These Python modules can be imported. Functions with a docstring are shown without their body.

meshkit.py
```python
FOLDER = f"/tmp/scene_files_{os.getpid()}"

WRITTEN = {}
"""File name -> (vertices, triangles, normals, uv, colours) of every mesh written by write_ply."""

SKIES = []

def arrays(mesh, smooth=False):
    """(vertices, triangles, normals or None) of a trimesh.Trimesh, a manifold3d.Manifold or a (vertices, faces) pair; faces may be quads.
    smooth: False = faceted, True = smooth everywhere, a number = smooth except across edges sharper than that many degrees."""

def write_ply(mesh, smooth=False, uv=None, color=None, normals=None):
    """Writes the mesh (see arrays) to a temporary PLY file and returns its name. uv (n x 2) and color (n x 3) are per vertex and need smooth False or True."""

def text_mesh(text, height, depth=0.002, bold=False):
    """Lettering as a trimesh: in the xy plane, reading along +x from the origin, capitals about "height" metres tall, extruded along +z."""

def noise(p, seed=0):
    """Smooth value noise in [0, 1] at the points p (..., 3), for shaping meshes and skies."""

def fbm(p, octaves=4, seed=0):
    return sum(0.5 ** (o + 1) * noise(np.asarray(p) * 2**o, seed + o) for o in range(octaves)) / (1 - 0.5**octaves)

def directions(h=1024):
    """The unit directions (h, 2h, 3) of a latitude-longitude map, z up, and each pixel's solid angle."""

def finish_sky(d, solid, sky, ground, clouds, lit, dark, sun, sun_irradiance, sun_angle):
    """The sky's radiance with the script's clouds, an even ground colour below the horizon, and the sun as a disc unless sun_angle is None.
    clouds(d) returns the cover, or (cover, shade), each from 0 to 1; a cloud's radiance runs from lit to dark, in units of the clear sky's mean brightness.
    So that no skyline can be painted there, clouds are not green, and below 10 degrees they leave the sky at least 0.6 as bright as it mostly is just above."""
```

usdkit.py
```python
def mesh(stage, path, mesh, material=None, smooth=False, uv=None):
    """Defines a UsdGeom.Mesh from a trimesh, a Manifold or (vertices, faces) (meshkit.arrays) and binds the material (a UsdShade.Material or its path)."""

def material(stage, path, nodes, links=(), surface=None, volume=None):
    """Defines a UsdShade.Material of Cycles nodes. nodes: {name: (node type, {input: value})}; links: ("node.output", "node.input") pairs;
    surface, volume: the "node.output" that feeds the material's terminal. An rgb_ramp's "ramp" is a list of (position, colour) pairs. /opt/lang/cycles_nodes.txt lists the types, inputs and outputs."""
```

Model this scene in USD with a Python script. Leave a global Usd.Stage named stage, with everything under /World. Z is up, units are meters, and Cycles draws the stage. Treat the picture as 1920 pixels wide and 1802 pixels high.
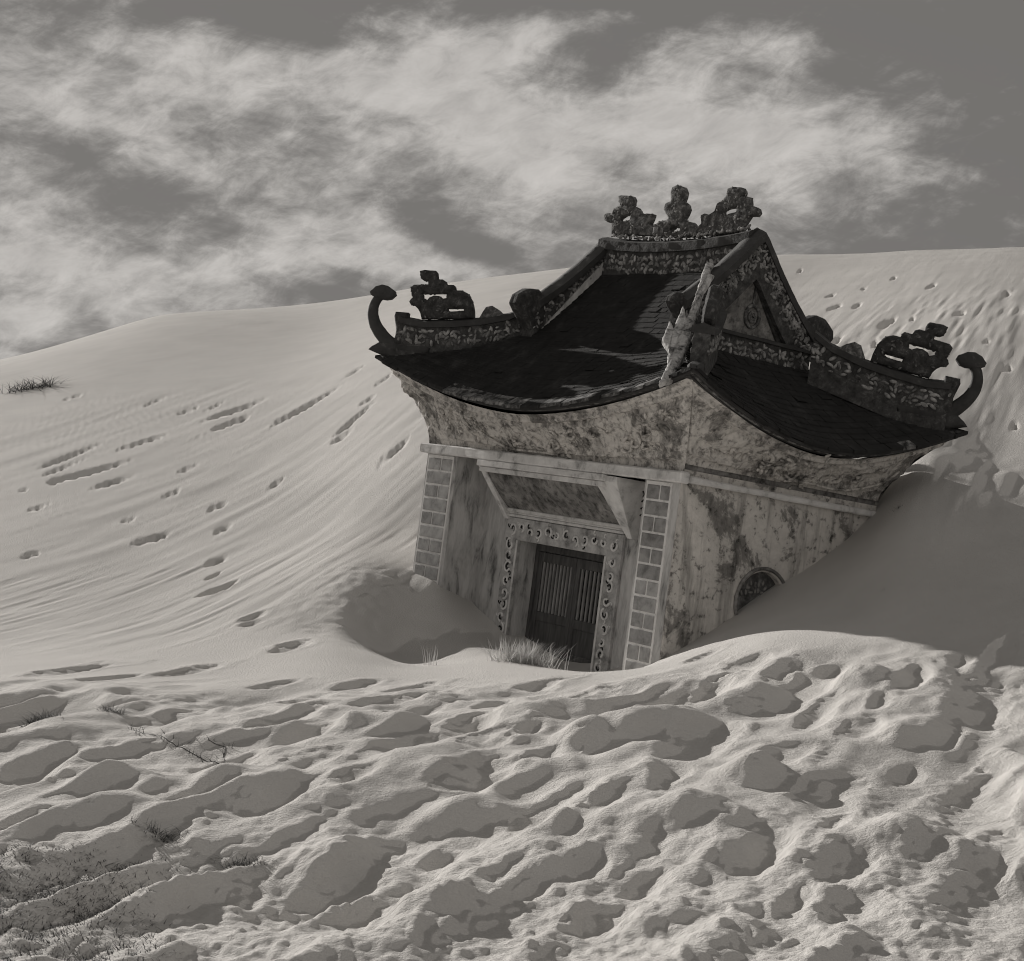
"""A small shrine half swallowed by a sand dune, leaning, lit from behind on the left."""
import math
import numpy as np
import trimesh
import meshkit
import usdkit
from pxr import Gf, Sdf, Usd, UsdGeom, UsdLux, UsdShade
from scipy.interpolate import RBFInterpolator, RectBivariateSpline
from shapely.geometry import Polygon, box as sbox

# tuned values
EXPOSURE = 0.22
SAND = 0.60
SKY_CLEAR = 0.83
CLOUD_GAIN = 2.75
CLOUD_BIAS = 0.03
SUN_I = 1.25
PIT_DEPTH = 0.22
CLOUDS = [(150,190,330,90,12,.5),(380,150,150,60,10,.35),(900,120,190,45,-14,.55),(1000,80,90,30,-20,.25),(950,230,420,75,8,.6),(1350,260,380,70,6,.6),(1300,130,170,55,-16,.45),(1620,240,150,55,0,.35),(1050,330,300,60,22,.5),(650,290,350,50,10,.3),
 (80,420,200,90,22,.45),(220,520,220,70,18,.45),(540,490,180,55,-8,.55),(700,440,150,40,28,.4),(100,620,260,60,0,.6),(310,35,70,25,0,.3),(1180,60,110,18,4,.25),(860,505,130,20,4,.35),(1450,370,160,40,20,.4),
 (760,0,480,70,0,-.8),(560,80,120,40,0,-.3),(1250,10,200,35,0,-.3),(1135,150,60,60,-20,-.3),(1750,90,330,110,0,-.5),(1850,350,150,140,0,-.5),(330,410,130,55,25,-.35),(860,450,110,40,25,-.4),(480,260,300,30,10,-.45),(1130,170,70,50,0,-.25),(120,30,150,50,0,-.1)]
PLANTS = [(-9.89, 37.3, 90, 0.42, 0.16, "dark grassy tuft on the far dune slope at the left edge"),
          (-2.59, 9.91, 150, 0.13, 0.028, "bushy dark weed on the lit sand near the left edge, larger of the two"),
          (-2.27, 10.25, 90, 0.10, 0.02, "smaller dark weed just right of the bushy one, above a fan of shadow"),
          (-1.46, 7.52, 150, 0.085, 0.03, "dark weed in a shaded hollow, upper of the two in the lower left"),
          (-1.08, 7.26, 130, 0.085, 0.026, "dark weed in a shaded hollow at the lower left, nearer the camera"),
          (3.43, 16.08, 22, 0.06, 0.012, "tiny weed on the shaded sand slope right of the shrine, under the eave"),
          (2.98, 14.46, 16, 0.045, 0.010, "tiny weed low on the shaded sand slope right of the shrine")]
RUNNER = [(-2.05, 9.83), (-1.97, 9.7), (-1.88, 9.6), (-1.80, 9.48), (-1.72, 9.40), (-1.62, 9.30), (-1.52, 9.20), (-1.44, 9.12), (-1.48, 9.3), (-1.50, 9.5), (-1.60, 9.55)]

stage = Usd.Stage.CreateInMemory()
UsdGeom.SetStageUpAxis(stage, UsdGeom.Tokens.z)
UsdGeom.Xform.Define(stage, "/World")
UsdGeom.Scope.Define(stage, "/World/Looks")

# ------------------------------------------------------------------ camera, sky, sun, exposure
CZ = 1.65                                   # eye height above the sand at the photographer's feet
cam = UsdGeom.Camera.Define(stage, "/World/camera")
cam.AddTranslateOp().Set(Gf.Vec3d(0, 0, CZ))
cam.AddRotateXOp().Set(90.0)
cam.CreateHorizontalApertureAttr(36.0)
cam.CreateFocalLengthAttr(36.0 * 3400 / 1920)
cam.CreateExposureAttr(EXPOSURE)
cam.CreateClippingRangeAttr(Gf.Vec2f(0.05, 5000))

SUN_AZ, SUN_EL = math.radians(-34), math.radians(17.5)      # azimuth from +y towards +x
SUN = np.array([math.sin(SUN_AZ) * math.cos(SUN_EL), math.cos(SUN_AZ) * math.cos(SUN_EL), math.sin(SUN_EL)])
sun = UsdLux.DistantLight.Define(stage, "/World/sun")
sun.CreateIntensityAttr(SUN_I)
sun.CreateAngleAttr(0.5)
sun.CreateNormalizeAttr(True)
sun.CreateColorAttr(Gf.Vec3f(1.0, 0.962, 0.918))
zx = SUN / np.linalg.norm(SUN)
xx = np.cross([0, 0, 1], zx); xx /= np.linalg.norm(xx)
yx = np.cross(zx, xx)
sun.AddTransformOp().Set(Gf.Matrix4d(*xx, 0, *yx, 0, *zx, 0, 0, 0, 0, 1))


def sky_material():
    n = {"tc": ("texture_coordinate", {}),
         "sky": ("sky_texture", {"sky_type": "single_scattering", "sun_disc": False, "sun_elevation": SUN_EL, "sun_rotation": SUN_AZ % (2 * math.pi), "aerosol_density": 0.6, "ozone_density": 1.0}),
         "sep": ("separate_color", {}), "bw": ("rgb_to_bw", {})}
    l = [("sky.color", "bw.color")]
    # warped, streaky cloud noise in the direction's own coordinates
    n["rot"] = ("mapping", {"rotation": (0.0, math.radians(-10), 0.0), "scale": (1.0, 1.0, 1.0)})
    l += [("tc.generated", "rot.vector")]
    n["st"] = ("mapping", {"scale": (10.0, 10.0, 27.0)}); l += [("rot.vector", "st.vector")]
    n["n1"] = ("noise_texture", {"scale": 1.0, "detail": 9.0, "roughness": 0.62, "distortion": 0.25}); l += [("st.vector", "n1.vector")]
    n["st2"] = ("mapping", {"scale": (34.0, 34.0, 70.0), "location": (3.1, 1.7, 0.4)}); n["rotb"] = ("mapping", {"rotation": (0.0, math.radians(18), 0.0)}); l += [("tc.generated", "rotb.vector"), ("rotb.vector", "st2.vector")]
    n["n2"] = ("noise_texture", {"scale": 1.0, "detail": 8.0, "roughness": 0.66, "distortion": 0.35}); l += [("st2.vector", "n2.vector")]
    total = None
    for i, (px, py, sx, sy, ang, amp) in enumerate(CLOUDS):
        n[f"m{i}"] = ("mapping", {"mapping_type": "texture", "location": ((px - 960) / 3400, 1.0, (901 - py) / 3400), "rotation": (0, math.radians(ang), 0), "scale": (sx / 3400, 50.0, sy / 3400)})
        n[f"d{i}"] = ("vector_math", {"math_type": "dot_product"})
        n[f"e{i}"] = ("math", {"math_type": "multiply", "value2": -1.0})
        n[f"x{i}"] = ("math", {"math_type": "exponent"})
        n[f"a{i}"] = ("math", {"math_type": "multiply_add", "value2": amp * 0.85, "value3": 0.0})
        l += [("tc.generated", f"m{i}.vector"), (f"m{i}.vector", f"d{i}.vector1"), (f"m{i}.vector", f"d{i}.vector2"), (f"d{i}.value", f"e{i}.value1"), (f"e{i}.value", f"x{i}.value1"), (f"x{i}.value", f"a{i}.value1")]
        if total:
            l += [(total, f"a{i}.value3")]
        total = f"a{i}.value"
    # cover = blobs + noise
    n["c1"] = ("math", {"math_type": "multiply_add", "value2": 2.1, "value3": -1.06 + CLOUD_BIAS}); l += [("n1.fac", "c1.value1")]
    n["c2"] = ("math", {"math_type": "multiply_add", "value2": 1.1, "value3": -0.55}); l += [("n2.fac", "c2.value1")]
    n["c3"] = ("math", {"math_type": "add"}); l += [("c1.value", "c3.value1"), ("c2.value", "c3.value2")]
    n["c4"] = ("math", {"math_type": "add"}); l += [("c3.value", "c4.value1"), (total, "c4.value2")]
    n["cov"] = ("map_range", {"range_type": "smoothstep", "from_min": -0.24, "from_max": 0.66, "to_min": 0.0, "to_max": 1.0, "clamp": True}); l += [("c4.value", "cov.value")]
    # the clear sky through a dark filter; clouds as a fixed multiple of it
    n["flat"] = ("math", {"math_type": "power", "value2": 0.12}); l += [("bw.val", "flat.value1")]
    n["clear"] = ("math", {"math_type": "multiply", "value2": SKY_CLEAR}); l += [("flat.value", "clear.value1")]
    n["cl"] = ("math", {"math_type": "multiply_add", "value2": CLOUD_GAIN * 0.8, "value3": CLOUD_GAIN * 0.62}); l += [("n2.fac", "cl.value1")]
    n["mixv"] = ("mix_float", {}); l += [("cov.result", "mixv.fac"), ("clear.value", "mixv.a"), ("cl.value", "mixv.b")]
    n["tint"] = ("vector_math", {"math_type": "scale", "vector1": (1.0, 0.958, 0.912)}); l += [("mixv.result", "tint.scale")]
    n["bg"] = ("background_shader", {"strength": 0.15}); l += [("tint.vector", "bg.color")]
    return usdkit.material(stage, "/World/Looks/sky", n, l, surface="bg.background")


dome = UsdLux.DomeLight.Define(stage, "/World/sky")
UsdShade.MaterialBindingAPI.Apply(dome.GetPrim()).Bind(sky_material())
dome.GetPrim().SetCustomDataByKey("kind", "structure")


# ------------------------------------------------------------------ measured tables: dune heights, hollows, outlines of the roof ornaments
CTRL=np.array([[-1.694,6.0,0.034],[-2.118,7.5,0.108],[-2.541,9.0,0.197],[-3.049,10.8,0.24],[-1.412,4.2,0.0],[-0.847,2.5,0.0],[-0.847,6.0,0.06],[-1.059,7.5,0.108],[-1.271,9.0,0.197],[-1.525,10.8,0.24],[-0.706,4.2,0.0],[-0.424,2.5,0.0],[0.0,6.0,0.06],[0.0,7.5,0.108],[0.0,9.0,0.197],[0.0,10.8,0.24],[0.0,4.2,0.0],[0.0,2.5,0.0],[0.847,6.0,0.06],[1.059,7.5,0.108],[1.271,9.0,0.197],[1.525,10.8,0.24],[0.706,4.2,0.0],[0.424,2.5,0.0],[1.694,6.0,0.06],[2.118,7.5,0.108],[2.541,9.0,0.197],[3.049,10.8,0.24],[1.412,4.2,0.0],[0.847,2.5,0.0],[-3.727,13.2,0.248],[-2.777,13.3,0.238],[-1.892,13.4,0.235],[-1.04,13.6,0.23],[0.0,13.3,0.23],[0.76,13.6,0.222],[1.194,14.0,0.254],[1.864,13.2,0.478],[2.259,12.8,0.494],[2.839,12.7,0.533],[3.372,12.6,0.564],[-1.684,15.9,0.336],[-1.553,16.5,0.442],[-1.374,17.3,0.576],[-1.171,18.1,0.697],[-1.52,15.2,0.313],[-1.124,14.7,0.236],[-0.673,14.3,0.178],[-1.068,16.5,0.141],[-1.298,16.35,0.26],[-0.65,17.0,0.205],[-0.437,16.5,0.141],[0.0,15.8,0.112],[0.536,15.2,0.036],[0.971,15.0,0.057],[-0.942,18.3,0.713],[-0.741,18.001,0.639],[-0.373,18.123,0.403],[-0.157,17.783,0.253],[0.13,17.696,0.12],[0.509,17.302,-0.034],[0.862,16.279,-0.059],[1.254,15.226,0.15],[1.541,15.413,0.295],[1.936,15.669,0.502],[2.552,16.066,0.851],[3.089,16.411,1.172],[3.359,16.553,1.411],[3.439,15.8,1.376],[3.607,14.6,1.01],[2.748,14.6,0.667],[2.104,14.6,0.495],[3.677,13.3,0.754],[4.066,14.4,1.061],[4.546,16.1,1.489],[4.319,16.5,1.631],[4.026,16.9,1.754],[3.875,17.0,1.795],[-4.518,16.0,0.266],[-6.212,22.0,1.009],[-8.188,29.0,2.085],[-10.447,37.0,3.402],[-13.271,47.0,4.774],[-3.3,17.0,0.355],[-4.562,23.5,1.311],[-5.921,30.5,2.556],[-7.571,39.0,4.185],[-9.706,50.0,6.194],[-2.045,15.8,0.353],[-2.171,20.5,1.053],[-2.7,25.5,2.032],[-3.441,32.5,3.38],[-3.824,50.0,6.768],[-4.447,42.0,5.121],[-1.372,21.2,1.469],[-1.544,25.0,2.393],[-2.135,33.0,3.989],[-1.252,19.8,1.073],[0.6,51.0,7.485],[6.729,44.0,7.137],[4.588,30.0,4.306],[5.985,27.5,4.085],[7.188,26.0,3.952],[5.806,21.0,2.583],[4.79,18.3,1.924],[5.429,35.5,5.419],[4.12,17.4,1.88],[7.4,34.0,5.46],[11.294,40.0,6.803],[8.753,31.0,5.033],[9.141,42.0,6.974],[0.5,20.5,1.65],[1.8,20.0,1.75],[2.8,19.0,1.75],[1.5,23.0,2.35],[3.0,23.0,2.65],[-28.447,62.0,4.495],[-39.0,85.0,5.175],[-64.235,140.0,3.338],[-17.506,62.0,5.042],[-24.0,85.0,5.175],[-39.529,140.0,3.338],[-8.388,62.0,6.774],[-11.5,85.0,5.175],[-18.941,140.0,3.338],[0.0,62.0,7.868],[0.0,85.0,5.175],[0.0,140.0,3.338],[9.482,62.0,8.598],[13.0,85.0,5.175],[21.412,140.0,3.338],[17.506,62.0,8.598],[24.0,85.0,5.175],[39.529,140.0,3.338],[29.906,62.0,8.598],[41.0,85.0,5.175],[67.529,140.0,3.338],[4.7,47.0,7.428],[5.3,53.0,7.948],[7.188,47.0,7.428],[8.106,53.0,7.948],[10.229,47.0,7.428],[11.535,53.0,7.948],[13.271,47.0,7.428],[14.965,53.0,7.948],[18.524,47.0,7.428],[20.888,53.0,7.948],[-1.865,4.0,0.0],[-3.264,7.0,0.05],[-4.663,10.0,0.15],[-6.062,13.0,0.2],[-7.461,16.0,0.25],[-10.259,22.0,0.75],[-13.989,30.0,1.85],[-17.72,38.0,3.25],[-22.383,48.0,4.65],[-3.125,4.0,0.0],[-5.469,7.0,0.05],[-7.813,10.0,0.15],[-10.157,13.0,0.2],[-12.501,16.0,0.25],[-17.188,22.0,0.75],[-23.439,30.0,1.85],[-29.689,38.0,3.25],[-37.502,48.0,4.65],[1.865,4.0,0.0],[3.264,7.0,0.1],[4.663,10.0,0.3],[6.062,13.0,0.65],[7.461,16.0,1.75],[9.326,20.0,2.65],[12.59,27.0,4.05],[16.321,35.0,5.65],[21.45,46.0,7.45],[3.125,4.0,0.0],[5.469,7.0,0.1],[7.813,10.0,0.3],[10.157,13.0,0.65],[12.501,16.0,1.75],[15.626,20.0,2.65],[21.095,27.0,4.05],[27.345,35.0,5.65],[35.939,46.0,7.45]])
PITS=np.array([[-3.264,13.484,0.159,0.715],[-1.81,14.723,0.173,0.294],[-2.378,16.499,0.109,0.165],[-2.331,16.173,0.107,0.129],[-1.66,12.324,0.091,0.407],[-1.089,12.548,0.157,0.314],[-0.7,12.201,0.126,0.317],[-1.289,10.193,0.135,0.634],[-1.064,9.774,0.187,0.254],[-0.604,9.335,0.165,0.43],[-1.016,8.969,0.224,0.26],[-1.035,8.181,0.168,0.377],[-1.42,8.181,0.108,0.221],[-0.564,10.651,0.133,0.427],[-0.13,11.063,0.073,0.476],[-0.209,10.132,0.171,0.324],[-0.14,9.523,0.154,0.276],[-0.154,8.722,0.192,0.323],[-1.467,7.228,0.122,0.296],[-0.986,7.286,0.139,0.313],[-0.716,6.767,0.174,0.379],[-1.447,7.568,0.095,0.151],[-0.07,6.848,0.091,0.192],[-1.182,6.699,0.099,0.181],[-2.054,7.508,0.066,0.187],[-2.293,8.809,0.168,0.185],[-1.897,9.279,0.096,0.428],[-1.93,10.336,0.152,0.3],[-1.386,11.491,0.135,0.276],[-0.769,11.13,0.147,0.49],[-0.77,8.447,0.124,0.219],[-2.887,12.75,0.131,0.357],[-2.429,13.43,0.128,0.537],[0.161,12.177,0.143,0.427],[0.446,11.242,0.273,0.36],[0.904,10.975,0.202,0.538],[0.087,9.833,0.087,0.344],[0.203,9.187,0.149,0.267],[1.035,9.638,0.22,0.482],[1.766,10.44,0.154,0.677],[1.861,9.735,0.2,0.292],[2.12,10.524,0.077,0.431],[1.653,12.349,0.173,0.284],[1.369,13.296,0.108,0.55],[1.714,11.653,0.103,0.245],[2.516,11.332,0.1,0.419],[3.232,12.008,0.115,0.324],[2.724,10.524,0.255,0.916],[2.167,8.28,0.213,0.465],[0.153,7.987,0.164,0.472],[0.43,8.116,0.119,0.455],[1.338,9.095,0.127,0.255],[1.476,8.363,0.277,0.267],[1.247,8.481,0.175,0.212],[0.987,7.213,0.127,0.411],[1.357,7.629,0.056,0.359],[1.287,7.0,0.134,0.252],[1.226,6.411,0.165,0.25],[1.006,6.514,0.086,0.228],[1.93,7.17,0.105,0.574],[0.291,7.071,0.094,0.155],[0.508,6.903,0.102,0.152],[0.283,6.411,0.141,0.103],[0.06,6.807,0.08,0.15],[-1.934,8.019,0.118,0.192],[-2.74,9.912,0.087,0.268],[-2.324,10.823,0.143,0.281],[-1.43,9.005,0.119,0.189],[1.925,8.844,0.117,0.247],[0.765,8.669,0.115,0.173],[-0.301,7.315,0.118,0.161],[-0.528,7.478,0.099,0.135],[1.253,11.514,0.102,0.219],[2.094,11.865,0.122,0.19],[2.943,11.912,0.105,0.155]])
STEPS=np.array([[-4.641,30.171,0.399,0.603],[-3.359,30.291,0.481,0.879],[-2.353,27.301,0.361,0.6],[-5.864,29.104,0.193,0.32],[-6.895,28.076,0.372,0.364],[-6.18,26.495,0.331,0.503],[-6.728,26.976,0.238,0.323],[-5.623,25.559,0.188,0.281],[-4.559,24.411,0.151,0.342],[-4.706,26.232,0.154,0.315],[-3.77,23.221,0.188,0.232],[-3.465,21.696,0.175,0.26],[-3.243,19.83,0.146,0.337],[-3.138,19.053,0.118,0.228],[-2.951,18.306,0.167,0.42],[-5.281,32.292,0.19,0.387],[-4.812,31.464,0.37,0.44],[-6.639,33.542,0.173,0.369],[-8.483,35.26,0.14,0.317],[-6.214,23.737,0.122,0.261],[-5.721,32.099,0.142,0.321],[-2.771,32.486,0.167,0.357],[-2.081,30.11,0.133,0.301],[-2.266,28.529,0.147,0.313],[-1.492,23.595,0.312,0.236],[-2.459,26.127,0.192,0.261],[6.066,38.194,0.225,0.305],[5.817,33.076,0.146,0.331],[6.449,33.274,0.122,0.3],[5.578,31.089,0.16,0.341],[5.834,30.657,0.158,0.275],[7.196,34.219,0.126,0.479],[7.347,31.78,0.187,0.54],[8.015,29.397,0.151,0.47],[5.754,27.631,0.163,0.442],[5.168,25.764,0.189,0.257],[4.683,26.495,0.156,0.265],[6.091,27.576,0.122,0.248],[6.74,27.247,0.14,0.245],[5.472,19.751,0.102,0.158],[6.214,22.716,0.1,0.136],[6.415,24.509,0.108,0.196],[-4.81,22.716,0.134,0.182],[-5.463,20.638,0.121,0.165],[-3.134,24.216,0.142,0.194],[-4.233,21.48,0.126,0.172]])
MOUNDS=np.array([[1.628,7.583,0.167,0.677],[0.194,7.752,0.08,0.365],[-1.681,7.829,0.138,0.274],[1.104,7.085,0.052,0.362],[2.213,11.4,0.201,0.365],[0.861,10.092,0.237,0.504],[0.487,9.735,0.229,0.468],[-1.374,8.652,0.153,0.286],[-0.732,7.315,0.151,0.292],[-1.316,6.78,0.11,0.217],[-0.776,10.152,0.209,0.468],[1.491,11.019,0.194,0.44],[2.194,9.813,0.188,0.441],[-0.236,8.035,0.189,0.297],[0.783,7.829,0.207,0.274],[1.168,8.635,0.203,0.225],[-1.884,8.43,0.161,0.27],[-0.308,6.541,0.144,0.209],[0.547,6.411,0.141,0.198]])
HIP_ORN=[[0.203,1.315],[0.218,1.363],[0.241,1.403],[0.262,1.424],[0.296,1.436],[0.31,1.459],[0.302,1.489],[0.29,1.507],[0.315,1.585],[0.316,1.61],[0.296,1.636],[0.256,1.647],[0.191,1.66],[0.197,1.694],[0.229,1.694],[0.254,1.711],[0.27,1.785],[0.238,1.803],[0.151,1.81],[0.138,1.791],[0.128,1.726],[0.092,1.733],[0.067,1.716],[0.052,1.681],[0.005,1.69],[-0.009,1.673],[-0.017,1.64],[-0.064,1.646],[-0.112,1.624],[-0.147,1.561],[-0.175,1.453],[-0.184,1.379],[0.202,1.302]]
HIP_HOLES=[[[0.223,1.559],[0.046,1.593],[0.043,1.549],[0.065,1.539],[0.094,1.558],[0.135,1.557],[0.169,1.531],[0.18,1.504],[0.214,1.522]],[[0.022,1.446],[-0.096,1.469],[-0.101,1.445],[0.014,1.413]]]
RIDGE_ORN=[[[[-3.032,2.441],[-3.07,2.577],[-3.132,2.571],[-3.187,2.592],[-3.211,2.634],[-3.196,2.66],[-3.14,2.668],[-3.079,2.655],[-3.052,2.71],[-2.961,2.742],[-2.993,2.769],[-3.016,2.827],[-2.987,2.841],[-2.805,2.826],[-2.771,2.789],[-2.78,2.728],[-2.694,2.703],[-2.631,2.645],[-2.563,2.627],[-2.518,2.635],[-2.422,2.625],[-2.44,2.571],[-2.461,2.532],[-2.401,2.479],[-2.353,2.407]],[[-2.938,2.587],[-2.865,2.619],[-2.785,2.621],[-2.787,2.596],[-2.857,2.588]]],[[[-2.35,2.397],[-2.362,2.508],[-2.278,2.544],[-2.173,2.55],[-2.155,2.569],[-2.213,2.621],[-2.249,2.672],[-2.23,2.721],[-2.158,2.737],[-2.177,2.818],[-2.169,2.877],[-2.106,2.898],[-2.034,2.879],[-1.992,2.827],[-1.995,2.778],[-2.007,2.735],[-1.94,2.707],[-1.906,2.656],[-1.929,2.598],[-1.957,2.56],[-1.929,2.54],[-1.805,2.515],[-1.734,2.463],[-1.695,2.423],[-1.683,2.374]],[[-2.11,2.448],[-2.078,2.472],[-1.987,2.468],[-1.966,2.445]]],[[[-1.703,2.394],[-1.704,2.462],[-1.655,2.499],[-1.688,2.578],[-1.635,2.595],[-1.573,2.578],[-1.494,2.608],[-1.469,2.684],[-1.416,2.7],[-1.358,2.754],[-1.36,2.821],[-1.292,2.832],[-1.165,2.82],[-1.126,2.77],[-1.145,2.734],[-1.046,2.724],[-1.025,2.662],[-1.023,2.624],[-0.971,2.635],[-0.904,2.609],[-0.882,2.571],[-0.909,2.539],[-1.005,2.543],[-1.046,2.484],[-1.039,2.455],[-1.081,2.401],[-1.439,2.375]],[[-1.365,2.602],[-1.297,2.613],[-1.201,2.618],[-1.197,2.604],[-1.278,2.593],[-1.344,2.572]]]]
BROKEN=[(-0.046, 1.948), (-0.006, 1.442), (0.027, 1.082), (0.034, 0.859), (-0.048, 1.078), (-0.04, 0.794), (-0.024, 0.638), (-0.092, 0.777), (-0.069, 0.427), (0.023, 0.283), (0.076, 0.018), (0.083, -0.273), (0.168, -0.154), (0.165, 0.282), (0.136, 0.632), (0.094, 1.001), (0.051, 1.428), (0.076, 1.72), (0.025, 1.725), (0.023, 1.948)]
BP_O,BP_U,BP_V,BP_W=np.array([0.02, -0.47, 0.86]),np.array([0.7687, 0.6392, -0.0239]),np.array([-0.5101, 0.6351, 0.5801]),np.array([0.386, -0.4337, 0.8142])

# ------------------------------------------------------------------ materials
def mat_noise(name, stops, scale=4.0, detail=8, rough=0.6, roughness=0.9, bump=0.0, bump_scale=40.0, stretch=(1, 1, 1), second=None, object_space=True, random_gain=0.0, spec=0.15, streak=None):
    """Colour from fractal noise through a ramp; optional second noise multiplied in; bump from fine noise."""
    n = {"tc": ("texture_coordinate", {}), "mp": ("mapping", {"scale": stretch}),
         "no": ("noise_texture", {"scale": scale, "detail": float(detail), "roughness": rough, "distortion": 0.3}),
         "ra": ("rgb_ramp", {"ramp": stops}), "p": ("principled_bsdf", {"roughness": roughness, "specular_ior_level": spec})}
    l = [("tc.object", "mp.vector"), ("mp.vector", "no.vector"), ("no.fac", "ra.fac")]
    col = "ra.color"
    if second:
        sc2, stops2 = second
        n["n2"] = ("noise_texture", {"scale": sc2, "detail": 6.0, "roughness": 0.65, "distortion": 0.2})
        n["r2"] = ("rgb_ramp", {"ramp": stops2})
        n["mx"] = ("mix", {"mix_type": "multiply", "fac": 1.0})
        l += [("mp.vector", "n2.vector"), ("n2.fac", "r2.fac"), (col, "mx.color1"), ("r2.color", "mx.color2")]
        col = "mx.color"
    if streak:                                                             # dirt washed down the face
        n["ms"] = ("mapping", {"scale": (1.0, 1.0, 0.10)})
        n["n3"] = ("noise_texture", {"scale": streak[0], "detail": 5.0, "roughness": 0.6})
        n["r3"] = ("rgb_ramp", {"ramp": streak[1]})
        n["mt"] = ("mix", {"mix_type": "multiply", "fac": 1.0})
        l += [("tc.object", "ms.vector"), ("ms.vector", "n3.vector"), ("n3.fac", "r3.fac"), (col, "mt.color1"), ("r3.color", "mt.color2")]
        col = "mt.color"
    if random_gain:
        n["oi"] = ("object_info", {})
        n["rg"] = ("math", {"math_type": "multiply_add", "value2": random_gain, "value3": 1 - random_gain / 2})
        n["vs"] = ("vector_math", {"math_type": "scale"})
        l += [("oi.random", "rg.value1"), (col, "vs.vector1"), ("rg.value", "vs.scale")]
        col = "vs.vector"
    l.append((col, "p.base_color"))
    if bump:
        n["nb"] = ("noise_texture", {"scale": bump_scale, "detail": 6.0, "roughness": 0.65})
        n["bu"] = ("bump", {"strength": 0.8, "distance": bump})
        l += [("mp.vector", "nb.vector"), ("nb.fac", "bu.height"), ("bu.normal", "p.normal")]
    return usdkit.material(stage, f"/World/Looks/{name}", n, l, surface="p.BSDF")


g = lambda v: (v, v * 0.985, v * 0.965)
M = {}
M["sand"] = mat_noise("sand", [(0.3, g(SAND * 0.93)), (0.7, g(SAND * 1.05))], scale=0.9, detail=10, roughness=1.0, bump=0.02, bump_scale=55, spec=0.05, second=(190.0, [(0.25, g(0.86)), (0.75, g(1.04))]))
M["plaster"] = mat_noise("plaster", [(0.30, g(0.104)), (0.43, g(0.247)), (0.475, g(0.546)), (0.70, g(0.700))], scale=2.2, detail=11, rough=0.70, bump=0.012, bump_scale=18, second=(13.0, [(0.34, g(0.3)), (0.44, g(0.92)), (0.7, g(1.05))]), streak=(8.0, [(0.34, g(0.55)), (0.47, g(1.0))]))
M["stucco"] = mat_noise("stucco", [(0.34, g(0.102)), (0.44, g(0.265)), (0.50, g(0.554)), (0.70, g(0.619))], scale=3.2, detail=12, rough=0.74, bump=0.009, bump_scale=34, second=(20.0, [(0.36, g(0.42)), (0.48, g(0.9)), (0.7, g(1.08))]), streak=(7.0, [(0.33, g(0.6)), (0.46, g(1.0))]))
M["pale_plaster"] = mat_noise("pale_plaster", [(0.3, g(0.271)), (0.45, g(0.581)), (0.7, g(0.750))], scale=6.0, detail=9, rough=0.65, bump=0.006, bump_scale=40)
M["wall_streaked"] = mat_noise("wall_streaked", [(0.34, g(0.150)), (0.46, g(0.424)), (0.6, g(0.580))], scale=5.0, detail=9, rough=0.65, bump=0.008, bump_scale=30, stretch=(1.6, 1.6, 0.5))
M["brick"] = mat_noise("brick", [(0.3, g(0.164)), (0.5, g(0.311)), (0.7, g(0.410))], scale=9.0, detail=8, rough=0.65, bump=0.005, bump_scale=50, random_gain=0.35)
M["joint"] = mat_noise("joint", [(0.3, g(0.560)), (0.5, g(0.780)), (0.7, g(0.780))], scale=12.0, detail=6, bump=0.003, bump_scale=60)
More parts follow.
